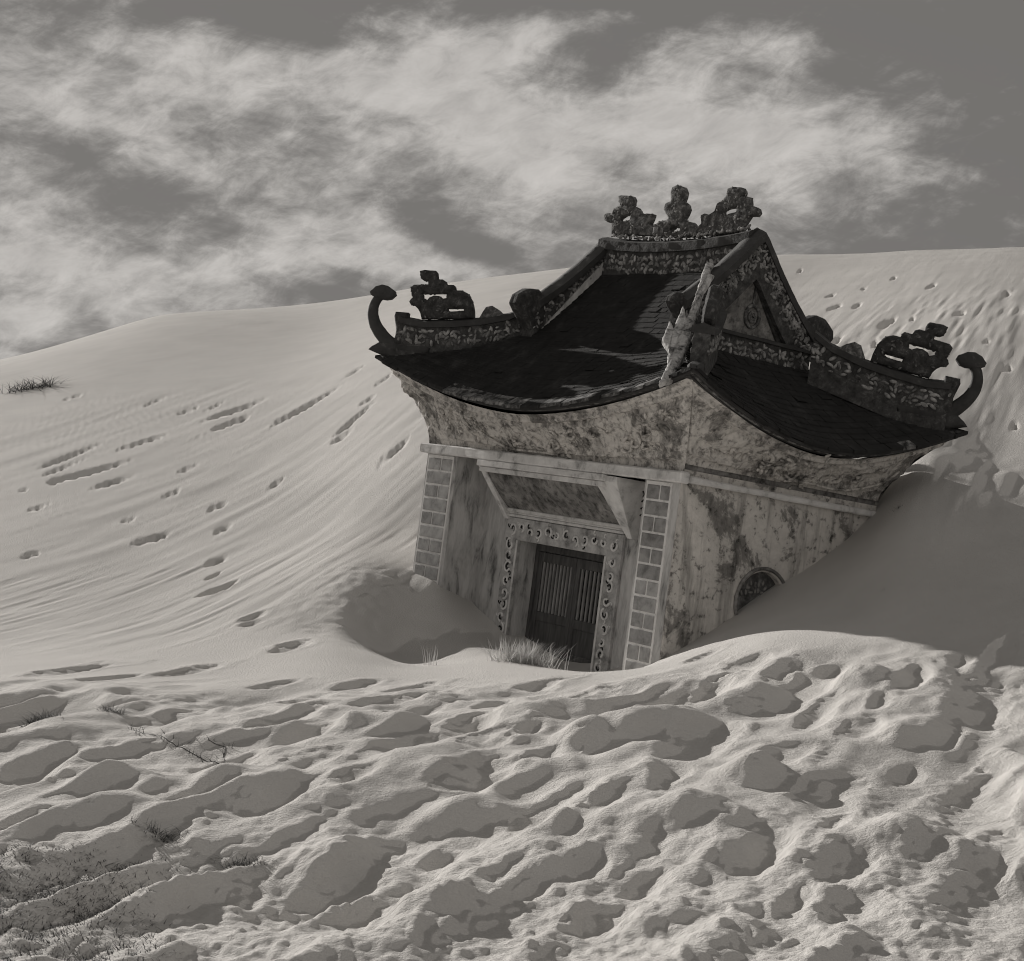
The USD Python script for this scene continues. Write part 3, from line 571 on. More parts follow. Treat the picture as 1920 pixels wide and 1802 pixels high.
for lo, hi, lab in ((DOORX0 + 0.052, mid - 0.004, "left wooden door leaf with vertical bars"), (mid + 0.004, DOORX1 - 0.052, "right wooden door leaf with vertical bars")):
    st = 0.055
    DL = part(SH, "door_leaf", cat([cbox(lo, lo + st, dy + 0.012, dy + 0.05, -2.45, DOORZ - 0.075), cbox(hi - st, hi, dy + 0.012, dy + 0.05, -2.45, DOORZ - 0.075),
                                    cbox(lo + st, hi - st, dy + 0.014, dy + 0.05, -0.93, DOORZ - 0.075), cbox(lo + st, hi - st, dy + 0.014, dy + 0.05, -1.50, -1.41), cbox(lo + st, hi - st, dy + 0.014, dy + 0.05, -1.82, -1.74)]), "wood", label=lab)
    part(DL, "lower_panel", cbox(lo + st - 0.004, hi - st + 0.004, dy + 0.026, dy + 0.04, -1.745, -1.495, 0.012), "wood")
    part(DL, "kick_panel", cbox(lo + st - 0.004, hi - st + 0.004, dy + 0.026, dy + 0.04, -2.4, -1.815, 0.012), "wood")
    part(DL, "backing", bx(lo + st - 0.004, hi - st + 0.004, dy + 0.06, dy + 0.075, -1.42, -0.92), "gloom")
    nb = 9
    for k in range(nb):
        cx = lo + st + (k + 0.5) * (hi - lo - 2 * st) / nb
        part(DL, "door_bar", cbox(cx - 0.011, cx + 0.011, dy + 0.018, dy + 0.042, -1.412, -0.928, 0.004), "bar")

# coved panel over the door, its brackets and beam
yy_, zz_ = [], []
for t in np.linspace(0, 1, 16):
    yy_.append(0.02 + 0.37 * t); zz_.append(-0.13 - 0.385 * (t ** 0.8))
P = np.zeros((16, 40, 3)); P[..., 0] = np.linspace(-2.93, -1.15, 40)[None]; P[..., 1] = np.array(yy_)[:, None]; P[..., 2] = np.array(zz_)[:, None]
P[..., 1] -= (meshkit.fbm(P * 6, 4, 3) - 0.5) * 0.03
P2 = P.copy(); P2[..., 1] += 0.012; P2[..., 2] += 0.06
cove = cat([grid(P), grid(P2[::-1]), grid(np.stack([P[0], P2[0]])), grid(np.stack([P2[-1], P[-1]])), grid(np.stack([P[:, 0], P2[:, 0]])), grid(np.stack([P2[:, -1], P[:, -1]]))])
part(SH, "coved_panel", cove, "soot_plaster", smooth=30)
part(SH, "panel_moulding", cat([cbox(-2.98, -1.10, R0 - 0.055, R0 + 0.002, -0.512, -0.470), cbox(-2.95, -1.12, R0 - 0.085, R0 - 0.05, -0.492, -0.462)]), "pale_plaster")


def bracket(xa, xb, xt):
    """A tapering corner bracket: wide under the beam, running down and back to a point beside the door frame."""
    t = np.linspace(0, 1, 9)
    pts = [(xa, R0 + 0.002, -0.055), (xb, R0 + 0.002, -0.055), (xa, -0.03, -0.055), (xb, -0.03, -0.055), (xt - 0.03, R0 + 0.002, -0.57), (xt + 0.03, R0 + 0.002, -0.57), (xt - 0.03, R0 - 0.05, -0.57), (xt + 0.03, R0 - 0.05, -0.57), (xa, -0.03, -0.10), (xb, -0.03, -0.10)]
    part(SH, "bracket", lumpy(trimesh.convex.convex_hull(np.array(pts)).subdivide_to_size(0.08), 0.008, 9, 4), "pale_plaster", smooth=40)


bracket(-1.165, -0.84, -1.03); bracket(-3.02, -2.93, -2.97)
part(SH, "beam", cat([cbox(-2.99, -0.99, -0.075, 0.06, -0.105, -0.045), cbox(-2.97, -1.02, -0.05, 0.06, -0.155, -0.107)]), "pale_plaster")

# string course round the top of the walls
def course(x0, x1, y0, y1, z0, z1, mat="pale_plaster"):
    m = cbox(x0, x1, y0, y1, z0, z1, 0.012).subdivide_to_size(0.07)
    return lumpy(m, 0.008, 9, 2)


part(SH, "string_course", course(-W - 0.06, 0.06, -0.075, 0.03, -0.042, 0.055), "pale_plaster", smooth=40)
part(SH, "string_course", course(-0.03, 0.055, 0.032, D + 0.05, -0.028, 0.028), "pale_plaster", smooth=40)
part(SH, "string_course", course(-W - 0.055, -W + 0.03, 0.032, D + 0.05, -0.028, 0.028), "pale_plaster", smooth=40)

# faded writing: a few brush marks beside the door
def stroke(pts, y, r=0.010):
    p = np.array([(x, y, z) for x, z in pts])
    return tube(spline(p, 8), np.linspace(r, r * 0.5, 8), 5)


mk = [stroke([(-3.30, -0.20), (-3.36, -0.26), (-3.28, -0.32)], R0 - 0.003), stroke([(-3.24, -0.19), (-3.30, -0.26), (-3.22, -0.33)], R0 - 0.003)]
for m_ in mk: part(SH, "brush_mark", m_, "ink", smooth=True)
mk = [stroke([(-0.495, -0.15), (-0.478, -0.17), (-0.49, -0.20)], -0.002, 0.009), stroke([(-0.495, -0.24), (-0.475, -0.22)], -0.002, 0.009), stroke([(-0.497, -0.30), (-0.477, -0.285)], -0.002, 0.009), stroke([(-0.497, -0.36), (-0.48, -0.345)], -0.002, 0.008)]
for m_ in mk: part(SH, "brush_mark", m_, "ink", smooth=True)

# ---------------------------------------------------------------- roof
OV = 0.48
BH = 0.93                                                           # plan depth from eave to gable foot on the long sides


def roof_z(a_rel, f):
    """Height of the tiled surface: a_rel = |position along eave| / half length there, f = distance up the hip (0 eave, 1 gable foot)."""
    b = BH * f
    return 0.455 + 0.82 * b + 0.10 * b * b + 0.42 * np.abs(a_rel) ** 1.8 * np.clip(1 - f, 0, 1) ** 1.5


class Side:
    """One roof slope. a runs along the eave, b inwards."""
    def __init__(s, c, da, db, half, bh, bmax, gable):
        s.c, s.da, s.db, s.half, s.bh, s.bmax, s.gable = np.array(c, float), np.array(da, float), np.array(db, float), half, bh, bmax, gable
    def A(s, b):
        return np.where(b < s.bh, s.half + (s.gable - s.half) * b / s.bh, s.gable)
    def pt(s, a, b, lift=0.0):
        A = s.A(b); f = b / s.bh
        z = roof_z(np.clip(a / A, -1, 1), f) + lift
        # eave line bows in slightly at mid length
        bow = 0.05 * (1 - np.clip(np.abs(a) / s.half, 0, 1) ** 2) * np.clip(1 - f, 0, 1)
        bb = b + bow
        return np.stack([s.c[0] + s.da[0] * a + s.db[0] * bb, s.c[1] + s.da[1] * a + s.db[1] * bb, z], -1)


GX = 1.15                                                           # half distance between gable walls
front = Side((-W / 2, -OV), (1, 0), (0, 1), W / 2 + OV, BH, 1.60, GX)
back = Side((-W / 2, D + OV), (-1, 0), (0, -1), W / 2 + OV, BH, 1.60, GX)
right = Side((OV, D / 2), (0, 1), (-1, 0), D / 2 + OV, W / 2 + OV - GX, W / 2 + OV - GX, D / 2 + OV - BH)
left = Side((-W - OV, D / 2), (0, -1), (1, 0), D / 2 + OV, W / 2 + OV - GX, W / 2 + OV - GX, D / 2 + OV - BH)
tri = lambda q: np.array([[0, 1, 2], [0, 2, 3]]) + q


def tiles(s, rng, row0=1):
    V, Fq, n0 = [], [], 0
    step = 0.058 * s.bh / BH if s.bh > BH else 0.058
    rows = int(s.bmax / step)
    for r in range(row0, rows + 1):
        b0, b1 = r * step - 0.012, (r + 1) * step + 0.012
        A0 = float(s.A(np.array(max(b0, 0))))
        w = 0.125; k = int(np.ceil(2 * A0 / w)) + 1
        off = (r % 2) * w / 2
        for q in range(k):
            a0, a1 = -A0 + q * w - off, -A0 + (q + 1) * w - off - 0.004
            a0, a1 = max(a0, -A0), min(a1, A0)
            if a1 - a0 < 0.02: continue
            j = rng.uniform(-0.004, 0.005, 2)
            if rng.random() < 0.05: j += rng.uniform(0, 0.014)
            sh = rng.uniform(-0.006, 0.006)
            aa = np.array([a0, a1, a1, a0]); bb = np.array([b0 + sh, b0 + sh, b1, b1])
            Ab = s.A(np.maximum(bb, 0)); aa = np.clip(aa, -Ab, Ab)
            top = s.pt(aa, bb, np.array([0.021 + j[0], 0.021 + j[1], 0.008, 0.008]))
            bot = s.pt(aa, bb, np.array([0.010 + j[0], 0.010 + j[1], 0.0, 0.0]))
            V += [top, bot]
            Fq += [[n0, n0 + 1, n0 + 2], [n0, n0 + 2, n0 + 3], [n0 + 4, n0 + 5, n0 + 1], [n0 + 4, n0 + 1, n0], [n0 + 5, n0 + 6, n0 + 2], [n0 + 5, n0 + 2, n0 + 1], [n0 + 7, n0 + 4, n0], [n0 + 7, n0, n0 + 3]]
            n0 += 8
    return trimesh.Trimesh(np.vstack(V), np.array(Fq), process=False)


def deck(s):
    bs = np.linspace(0.0, s.bmax + 0.02, 40)
    P = np.zeros((40, 70, 3))
    for i, b in enumerate(bs):
        A = float(s.A(np.array(b)))
        P[i] = s.pt(np.linspace(-A, A, 70), np.full(70, b))
    return grid(P.transpose(1, 0, 2)[::-1])


for s, nm in ((front, "front"), (right, "right"), (back, "rear"), (left, "left")):
    TB = part(SH, "roof_slope", deck(s), "tile", label=f"{nm} slope of the dark tiled roof")
    part(TB, "roof_tiles", tiles(s, rng), "tile", kind="stuff")
    # layered courses under the eave, each a little further in
    us = np.linspace(-1, 1, 60)
    for k, (o, dz) in enumerate(((-0.012, -0.022), (0.022, -0.050), (0.055, -0.080))):
        path = s.pt(us * (s.half - 0.5 * o), np.full(60, o), dz)
        sec = [(-0.0, 0.0), (0.0, 0.024), (0.14, 0.024), (0.14, 0.0)]
        sec = [(-x, y) for x, y in sec] if True else sec
        part(TB, "eave_course", sweep(path, sec), "cap" if k != 1 else "tile_chipped", label=None)
    # the lowest row of tiles, one by one
    if nm in ("front", "right"):
        w = 0.145; k = int(2 * s.half / w)
        for q in range(k):
            a0, a1 = -s.half + q * 2 * s.half / k + 0.003, -s.half + (q + 1) * 2 * s.half / k - 0.003
            j = rng.uniform(-0.006, 0.008); o = rng.uniform(-0.022, 0.0)
            aa = np.array([a0, a1, a1, a0]); bb = np.array([o - 0.02, o - 0.02, 0.10, 0.10])
            lim = s.A(np.maximum(bb, 0)); aa = np.clip(aa, -lim, lim)
            v8 = np.vstack([s.pt(aa, bb, np.array([0.034 + j, 0.034 + j, 0.014, 0.014])), s.pt(aa, bb, np.array([0.006 + j, 0.006 + j, -0.004, -0.004]))])
            m = trimesh.convex.convex_hull(v8)
            mid_a = (a0 + a1) / 2
            chip = nm == "front" and -1.0 < mid_a < 2.0 and rng.random() < 0.55 or rng.random() < 0.08
            part(TB, "eave_tile", m, "tile_chipped" if chip else "tile")

# flared stucco frieze between the walls and the eaves
def frieze(s, nm, flat=False):
    nu, nv = (430, 84) if not flat else (60, 20)
    u = np.linspace(-1, 1, nu); t = np.linspace(0, 1, nv)
    U, T_ = np.meshgrid(u, t, indexing="ij")
    inner = s.half - OV + 0.004
    prof = 0.06 * T_ + 0.94 * T_ ** 1.7                               # cove: up first, then outwards
    half_here = inner + (OV - 0.055) * prof
    zbot = 0.125 if nm == "right" else 0.06
    ztop = roof_z(np.abs(U), np.zeros_like(U)) - 0.062
    z = zbot + (ztop - zbot) * T_
    aa = U * half_here
    bow = 0.05 * (1 - U ** 2) * prof
    out_ = (OV - 0.055) * prof - bow
    b = OV - out_
    P = np.stack([s.c[0] + s.da[0] * aa + s.db[0] * b, s.c[1] + s.da[1] * aa + s.db[1] * b, z], -1)
    du, dv = np.gradient(P, axis=0), np.gradient(P, axis=1)
    N = np.cross(dv, du); N /= np.linalg.norm(N, axis=-1, keepdims=True)
    if (N[nu // 2, nv // 2, :2] @ s.db) > 0: N = -N
    L = aa; seed = {"front": 1, "right": 2}.get(nm, 3)
    wv = meshkit.fbm(np.stack([L * 2.2, z * 2.2, np.zeros_like(L)], -1), 3, 11 + seed) - 0.5
    q1 = meshkit.noise(np.stack([L * 6 + 5 * wv, z * 8 + 4 * wv, np.zeros_like(L)], -1), 21 + seed)
    q2 = meshkit.noise(np.stack([L * 17 + 7 * wv, z * 21 + 7 * wv, np.zeros_like(L)], -1), 22 + seed)
    q3 = meshkit.noise(np.stack([L * 42, z * 44, np.zeros_like(L)], -1), 23 + seed)
    keep = sstep(0.32, 0.5, meshkit.fbm(np.stack([L * 1.6 + 3, z * 2.6, np.zeros_like(L)], -1), 3, 24 + seed))   # where the relief survives
    rel = 0.040 * (1 - np.abs(2 * q1 - 1)) ** 2 + 0.018 * (1 - np.abs(2 * q2 - 1)) + 0.004 * q3
    field = sstep(0.10, 0.16, T_) * (1 - sstep(0.76, 0.82, T_))
    h = field * (0.35 + 0.65 * keep) * rel + 0.022 * sstep(0.84, 0.86, T_) * (1 - sstep(0.90, 0.92, T_)) + 0.006 * wv
    h *= sstep(0, 0.02, 1 - np.abs(U))
    P = P + N * h[..., None]
    m = grid(P)
    f0 = m.face_normals[len(m.faces) // 2]
    if f0[:2] @ s.db > 0: m.invert()
    return m, P, N


FRP = {}
for s, nm in ((front, "front"), (right, "right"), (back, "rear"), (left, "left")):
    m, P, N = frieze(s, nm, flat=nm in ("rear", "left"))
    FRP[nm] = (P, N, part(SH, "frieze", m, "stucco", smooth=True, label=f"{nm} frieze of weathered stucco flaring out under the eaves"))
part(SH, "wall_top", bx(-W + 0.02, -0.02, 0.02, D - 0.02, 0.0, 0.42), "soot_plaster")

def on_frieze(nm, u, t, lift=0.012):
    P, N, _ = FRP[nm]
    i = np.clip((np.asarray(u) * 0.5 + 0.5) * (P.shape[0] - 1), 0, P.shape[0] - 1).astype(int); j = np.clip(np.asarray(t) * (P.shape[1] - 1), 0, P.shape[1] - 1).astype(int)
    return P[i, j] + N[i, j] * lift


def relief_curve(nm, uv, r=0.013):
    uv = spline([(a, b) for a, b in uv], 28)
    p = on_frieze(nm, uv[:, 0], uv[:, 1], 0.0)
    p = np.stack([np.convolve(np.pad(p[:, k], 2, mode="edge"), np.ones(5) / 5, "valid") for k in range(3)], -1) + FRP[nm][1][200, 20] * 0.016
    part(FRP[nm][2], "relief_scroll", tube(p, r, 6), "stucco", smooth=True)


relief_curve("front", [(-0.40, 0.78), (-0.43, 0.60), (-0.40, 0.40), (-0.30, 0.22), (-0.10, 0.14), (0.15, 0.12)], 0.014)
relief_curve("front", [(-0.47, 0.80), (-0.485, 0.6), (-0.47, 0.42)], 0.012)
for k in range(22):
    nm = "front" if k < 13 else "right"
    cu, ct = rng.uniform(-0.75, 0.8), rng.uniform(0.3, 0.65)
    if nm == "right": cu = rng.uniform(-0.8, 0.9)
    a0, tw = rng.uniform(0, 6.28), rng.choice([-1, 1])
    rr = rng.uniform(0.02, 0.045) * (1 if nm == "front" else 1.5)
    tt = np.linspace(0, 1, 7)
    relief_curve(nm, [(cu + rr * (1 - 0.6 * t) * math.cos(a0 + tw * 5 * t), ct + 3.2 * rr * (1 - 0.6 * t) * math.sin(a0 + tw * 5 * t)) for t in tt], rng.uniform(0.013, 0.019))
for nm, nf in (("front", 46), ("right", 30)):
    pts, nor, siz = [], [], []
    Pn, Nn, path_ = FRP[nm]
    for k in range(nf):
        i0, j0 = int(rng.uniform(0.04, 0.96) * Pn.shape[0]), int(rng.uniform(0.2, 0.72) * Pn.shape[1])
        c0, n0_ = Pn[i0, j0], Nn[i0, j0]
        tu = Pn[min(i0 + 3, Pn.shape[0] - 1), j0] - Pn[max(i0 - 3, 0), j0]; tu /= np.linalg.norm(tu); tv = np.cross(n0_, tu)
        rr = rng.uniform(0.030, 0.060); npt = rng.integers(4, 7); ph = rng.uniform(0, 6)
        for q in range(npt):
            if rng.random() < 0.2: continue
            pts.append(c0 + rr * (math.cos(ph + q * 6.283 / npt) * tu + math.sin(ph + q * 6.283 / npt) * tv) - 0.004 * n0_); nor.append(n0_); siz.append(rr * rng.uniform(0.55, 0.8))
        if rng.random() < 0.7:
            a_ = rng.uniform(0, 6.28)
            for q in range(3):                                              # a trailing spray of leaves
                pts.append(c0 + (rr * 2 + 0.05 * q) * (math.cos(a_ + 0.25 * q) * tu + math.sin(a_ + 0.25 * q) * tv) - 0.006 * n0_); nor.append(n0_); siz.append(rng.uniform(0.02, 0.036))
    part(path_, "flower_relief", bumps(pts, nor, siz, rng), "stucco", smooth=True, kind="stuff")
# a scalloped border on the right frieze
relief_curve("right", [(-0.1, 0.16), (0.1, 0.30), (0.35, 0.18), (0.6, 0.16), (0.85, 0.30), (0.92, 0.55)], 0.012)

# ---------------------------------------------------------------- ridges
def petals(parent, path, z0, z1, off, n_per_m, size, keep=0.85, both=True, name="petal_relief"):
    """Petal-like relief on the faces of a ridge wall that follows path (top edge), between z0 and z1 below the top."""
    path = np.asarray(path, float); d = np.r_[0, np.cumsum(np.linalg.norm(np.diff(path, axis=0), axis=1))]
    pts, nor, siz = [], [], []
    t = np.gradient(path, axis=0); t[:, 2] = 0; t /= np.linalg.norm(t, axis=1, keepdims=True)
    side = np.stack([t[:, 1], -t[:, 0], np.zeros(len(t))], -1)
    rows = max(2, int((z1 - z0) / (1.5 * size)))
    for s in np.arange(0.02, d[-1], 1 / n_per_m):
        for r in range(rows):
            for sg in ((1, -1) if both else (1,)):
                if rng.random() > keep: continue
                ss = np.clip(s + rng.uniform(-0.4, 0.4) / n_per_m, 0, d[-1])
                p = np.array([np.interp(ss, d, path[:, k]) for k in range(3)]); sd = np.array([np.interp(ss, d, side[:, k]) for k in range(3)])
                p[2] -= z0 + (r + 0.5 + rng.uniform(-0.3, 0.3)) * (z1 - z0) / rows
                pts.append(p + sg * sd * off); nor.append(sg * sd); siz.append(size * rng.uniform(0.6, 1.3))
    part(parent, name, bumps(pts, nor, siz, rng), "petal", smooth=True, kind="stuff")


def ridge_wall(name, path, hcap, hband, wcap, wband, label=None, mats=("cap", "band"), foot=0.04, n_per_m=26, size=0.031, seed=1, keep=0.85):
    """Cap and decorated band below it; path is the top centre line."""
    path = np.asarray(path, float)
    hb = np.broadcast_to(hband, len(path))
    w = wcap / 2
    sec = [(-w, -hcap), (-w, -0.35 * hcap), (-0.55 * w, -0.02), (0, 0), (0.55 * w, -0.02), (w, -0.35 * hcap), (w, -hcap)]
    capm = lumpy(sweep(path, sec).subdivide_to_size(0.06), 0.007, 10, seed)
    secs = np.array([[(-wband / 2, -hcap - h - foot), (-wband / 2, -hcap), (wband / 2, -hcap), (wband / 2, -hcap - h - foot)] for h in hb])
    bandm = sweep(path, secs)
    Pth = part(SH, name, bandm, mats[1], label=label)
    part(Pth, "ridge_cap", capm, mats[0], smooth=40)
    secs = [(-wband / 2 - 0.02, -hcap - float(np.min(hb)) * 0.06 - 0.012), (-wband / 2 - 0.02, -hcap), (wband / 2 + 0.02, -hcap), (wband / 2 + 0.02, -hcap - float(np.min(hb)) * 0.06 - 0.012)]
    if len(path) > 2:
        petals(Pth, path, hcap + 0.02, hcap + float(np.min(hb)), wband / 2, n_per_m, size, keep)
    return Pth


RY = D / 2
xs = np.linspace(-W / 2 - GX + 0.02, -W / 2 + GX - 0.02, 25)
mr = np.stack([xs, np.full(25, RY), 2.355 + 0.07 * ((xs + W / 2) / GX) ** 2], -1)
MR = ridge_wall("main_ridge", mr, 0.135, 0.22, 0.21, 0.15, label="main ridge with dark cap and petal-covered band", seed=3, size=0.034, n_per_m=25)


def gable_path(xg, sg):
    """Top line of a descending gable ridge, from the apex to its foot; sg = -1 towards the front."""
    t = np.linspace(0, 1, 16)
    y = RY + sg * (0.0 + 0.80 * t)
    z = 2.44 - 0.80 * t + 0.0 - 0.045 * np.sin(np.pi * t)
    z = np.where(t < 0.06, 2.425 + 0 * t, z)
    return np.stack([np.full(16, xg), y, z], -1)


for xg, sx in ((-W / 2 + GX - 0.02, 1), (-W / 2 - GX + 0.02, -1)):
    for sg in (-1, 1):
        where = ("right" if sx > 0 else "left") + (" front" if sg < 0 else " rear")
        G = ridge_wall("gable_ridge", gable_path(xg, sg), 0.125, 0.22, 0.24, 0.17, label=f"{where} descending ridge along the gable", seed=5 + sx + sg, keep=0.6, foot=0.13)
        kn = Polygon([(0.10, -0.34), (0.0, -0.32), (-0.13, -0.20), (-0.22, -0.10), (-0.20, -0.02), (-0.10, 0.055), (0.02, 0.07), (0.10, 0.03), (0.14, -0.06)]).buffer(0.012)
        yk, zk = RY + sg * 0.80, 1.64
        ku, kv, ks = (0.0, 0.0, 1.0) if sg < 0 and sx < 0 else (0.0, -0.02, 0.55) if sg < 0 else (-0.06, 0.06, 1.0)
        part(G, "ridge_end_knob", slab(kn, lambda u, v, w_, sg=sg, xg=xg: np.stack([xg + 0.85 * ks * w_, yk - sg * (ku + ks * u), zk + kv + ks * v], -1), 0.11, seed=7), "dark_ornament", smooth=45)

# gable walls, inset panel, medallion and foot band
for sx in (1, -1):
    xg = -W / 2 + sx * (GX - 0.04)
    tr = Polygon([(RY - 0.76, 1.10), (RY + 0.76, 1.10), (RY + 0.70, 1.34), (RY, 2.24), (RY - 0.70, 1.34)])
    gm = trimesh.creation.extrude_polygon(tr, 0.10, engine="earcut"); v = gm.vertices.copy()
    gm.vertices = np.stack([xg + (v[:, 2] - 0.08) * sx, v[:, 0], v[:, 1]], -1); gm.fix_normals()
    GW = part(SH, "gable_wall", gm, "wall_streaked", label=("right" if sx > 0 else "left") + " triangular gable wall")
    inner = tr.buffer(-0.16)
    fr_ = tr.buffer(-0.10).difference(inner)
    def put(poly2, d0, d1):
        mm = trimesh.creation.extrude_polygon(poly2, d1 - d0, engine="earcut"); vv = mm.vertices.copy()
        mm.vertices = np.stack([xg + sx * (0.02 + d0 + vv[:, 2]), vv[:, 0], vv[:, 1]], -1); mm.fix_normals(); return mm
    part(GW, "panel_border", put(fr_, 0.0, 0.03), "band")
    part(GW, "panel", put(inner.buffer(0.002), 0.0, 0.006), "soot_plaster")
    cz0, cy0 = 1.62, RY + 0.08
    a = np.linspace(0, 2 * np.pi, 40)
    rg = tube(np.stack([np.full(40, xg + sx * 0.035), cy0 + 0.085 * np.cos(a), cz0 + 0.10 * np.sin(a)], -1), 0.018, 7)
    sp = tube(np.stack([np.full(40, xg + sx * 0.035), cy0 + 0.05 * np.linspace(0.2, 1, 40) * np.cos(1.9 * a), cz0 + 0.055 * np.linspace(0.2, 1, 40) * np.sin(1.9 * a)], -1), 0.013, 6)
    st_ = tube(np.stack([np.full(8, xg + sx * 0.033), np.full(8, cy0 - 0.01), np.linspace(cz0 + 0.11, cz0 + 0.27, 8)], -1), 0.013, 6)
    part(GW, "medallion", cat([rg, sp, st_]), "ornament", smooth=True)
    # petals along the edges of the gable
    pts, nor, siz = [], [], []
    for sg in (-1, 1):
        for t in np.linspace(0.04, 0.93, 36):
            for r in range(3):
                if rng.random() < 0.3: continue
                pts.append((xg + sx * 0.115, RY + sg * 0.80 * t, 2.44 - 0.80 * t - 0.045 * math.sin(math.pi * t) - 0.13 - 0.065 * r + rng.uniform(-0.015, 0.015))); nor.append((sx, 0, 0)); siz.append(rng.uniform(0.020, 0.036))
    part(GW, "petal_relief", bumps(pts, nor, siz, rng), "petal", smooth=True, kind="stuff")
    pb = np.stack([np.full(16, xg + sx * 0.10), np.linspace(RY - 0.75, RY + 0.75, 16), np.full(16, 1.44)], -1)
    ridge_wall("gable_foot_band", pb, 0.05, 0.17, 0.20, 0.14, label=("right" if sx > 0 else "left") + " petal band at the foot of the gable", n_per_m=24, size=0.033)

# hip ridges, their ornaments and corner horns: (s along the diagonal outwards, z)
HT = np.array([(-0.56, 1.60), (-0.44, 1.50), (-0.24, 1.405), (-0.03, 1.345), (0.19, 1.300), (0.345, 1.312)])
CORN = {"front left": ((-W, 0), (-1, -1)), "front right": ((0, 0), (1, -1)), "rear right": ((0, D), (1, 1)), "rear left": ((-W, D), (-1, 1))}


def diag(c, d, s, z, w=0.0):
    s, z, w = np.asarray(s, float), np.asarray(z, float), np.asarray(w, float)
    return np.stack([c[0] + d[0] * s + d[1] * w * 0.7071, c[1] + d[1] * s - d[0] * w * 0.7071, z + 0 * s], -1)


ORN = Polygon(HIP_ORN, HIP_HOLES).buffer(0)
MOUND = Polygon([(-0.22, 1.38), (-0.235, 1.44), (-0.26, 1.51), (-0.30, 1.53), (-0.35, 1.50), (-0.41, 1.44), (-0.41, 1.38)]).buffer(0.005)
HORN = [(0.10, 0.985), (0.20, 0.985), (0.30, 0.975), (0.40, 1.005), (0.48, 1.085), (0.545, 1.20), (0.572, 1.32), (0.558, 1.43), (0.52, 1.50)]
for nm, (c, d) in CORN.items():
    hs = np.interp(np.linspace(0, 1, 22), np.linspace(0, 1, len(HT)), HT[:, 0]); hz = np.interp(hs, HT[:, 0], HT[:, 1])
    broken = nm == "front right"
    ho = 0.07 if nm == "rear right" else 0.0
    if broken: hs, hz = hs[:-3], hz[:-3] - 0.02
    base_z = np.interp(hs, [-0.5, 0.0, 0.25, 0.5], [1.27, 1.08, 0.98, 0.92])
    hp = diag(c, d, hs, hz)
    H = ridge_wall("hip_ridge", hp, 0.09, np.maximum(hz - base_z - 0.05, 0.12), 0.19, 0.14, label=f"{nm} hip ridge" + (", broken and bare" if broken else " with curled ornament"), seed=9, keep=0.75, foot=0.16, n_per_m=24, size=0.033, mats=("cap", "band"))
    if not broken:
        end = Polygon([(0.335, 0.99), (0.405, 1.0), (0.40, 1.15), (0.43, 1.29), (0.425, 1.335), (0.33, 1.345)])
        part(H, "hip_end_block", slab(end, lambda u, v, w_: diag(c, d, u - 0.03, v, w_), 0.085, seed=4), "dark_ornament", smooth=45)
        om = slab(ORN, lambda u, v, w_: diag(c, d, u, v, w_), 0.060, maxlen=0.026, amp=0.004, seed=11)
        part(H, "curled_ornament", om, "dark_ornament", smooth=45)
        shards(H, om, 110, 0.018, 50, "ornament")
        part(H, "small_boss", slab(MOUND, lambda u, v, w_: diag(c, d, u, v, w_), 0.06, seed=12), "ornament", smooth=45)
        hpth = spline(HORN, 34)
        rad_ = np.interp(np.linspace(0, 1, 34), [0, 0.3, 0.6, 0.85, 1], [0.078, 0.074, 0.064, 0.051, 0.046])
        hm = lumpy(tube(diag(c, d, hpth[:, 0] - ho, hpth[:, 1]), rad_, 14), 0.006, 14, 8)
        part(SH, "corner_horn", hm, "cap", smooth=True, label=f"{nm} curled horn rising from the eave corner")
        HN = f"{SH}/corner_horn" + (f"_{used[(SH, 'corner_horn')]:03d}" if used[(SH, 'corner_horn')] else "")
        bl = Polygon([(0.44, 1.545), (0.43, 1.51), (0.455, 1.465), (0.49, 1.45), (0.56, 1.455), (0.605, 1.48), (0.612, 1.51), (0.58, 1.56), (0.535, 1.588), (0.49, 1.58)]).buffer(0.006)
        part(HN, "horn_tip", slab(bl, lambda u, v, w_: diag(c, d, u - 0.005 - ho, v, w_), 0.065, maxlen=0.02, amp=0.004, seed=3), "cap", smooth=60)
    # pointed corner of the eave
    tip = Polygon([(0.30, 0.83), (0.42, 0.865), (0.555, 0.915), (0.53, 0.955), (0.47, 1.02), (0.36, 1.03), (0.2, 0.99)] if not broken else [(0.25, 0.80), (0.42, 0.845), (0.495, 0.865), (0.47, 0.90), (0.2, 0.97)])
    part(SH, "eave_corner", slab(tip, lambda u, v, w_: diag(c, d, u - ho, v, w_), 0.06, seed=6), "cap", smooth=45, label=f"{nm} pointed eave corner")

# broken white plaster where the near hip ridge has shed its facing
BPV = Polygon(BROKEN)
part(SH, "broken_plaster", slab(BPV, lambda u, v, w_: BP_O + np.outer(u, BP_U) + np.outer(v, BP_V) + np.outer(w_, BP_W), 0.048, maxlen=0.03, amp=0.016, seed=17), "white_plaster", smooth=40, label="broken white plaster on the near hip ridge")
sp2 = Polygon([(-0.42, 1.42), (-0.05, 1.30), (0.02, 1.36), (-0.02, 1.50), (-0.10, 1.56), (-0.14, 1.66), (-0.24, 1.70), (-0.30, 1.62), (-0.36, 1.60), (-0.40, 1.52)])
c, d = CORN["front right"]
part(SH, "broken_ornament", slab(sp2, lambda u, v, w_: diag(c, d, u, v, w_), 0.06, seed=15, amp=0.012), "dark_ornament", smooth=45, label="broken stump of the ornament on the near hip ridge")

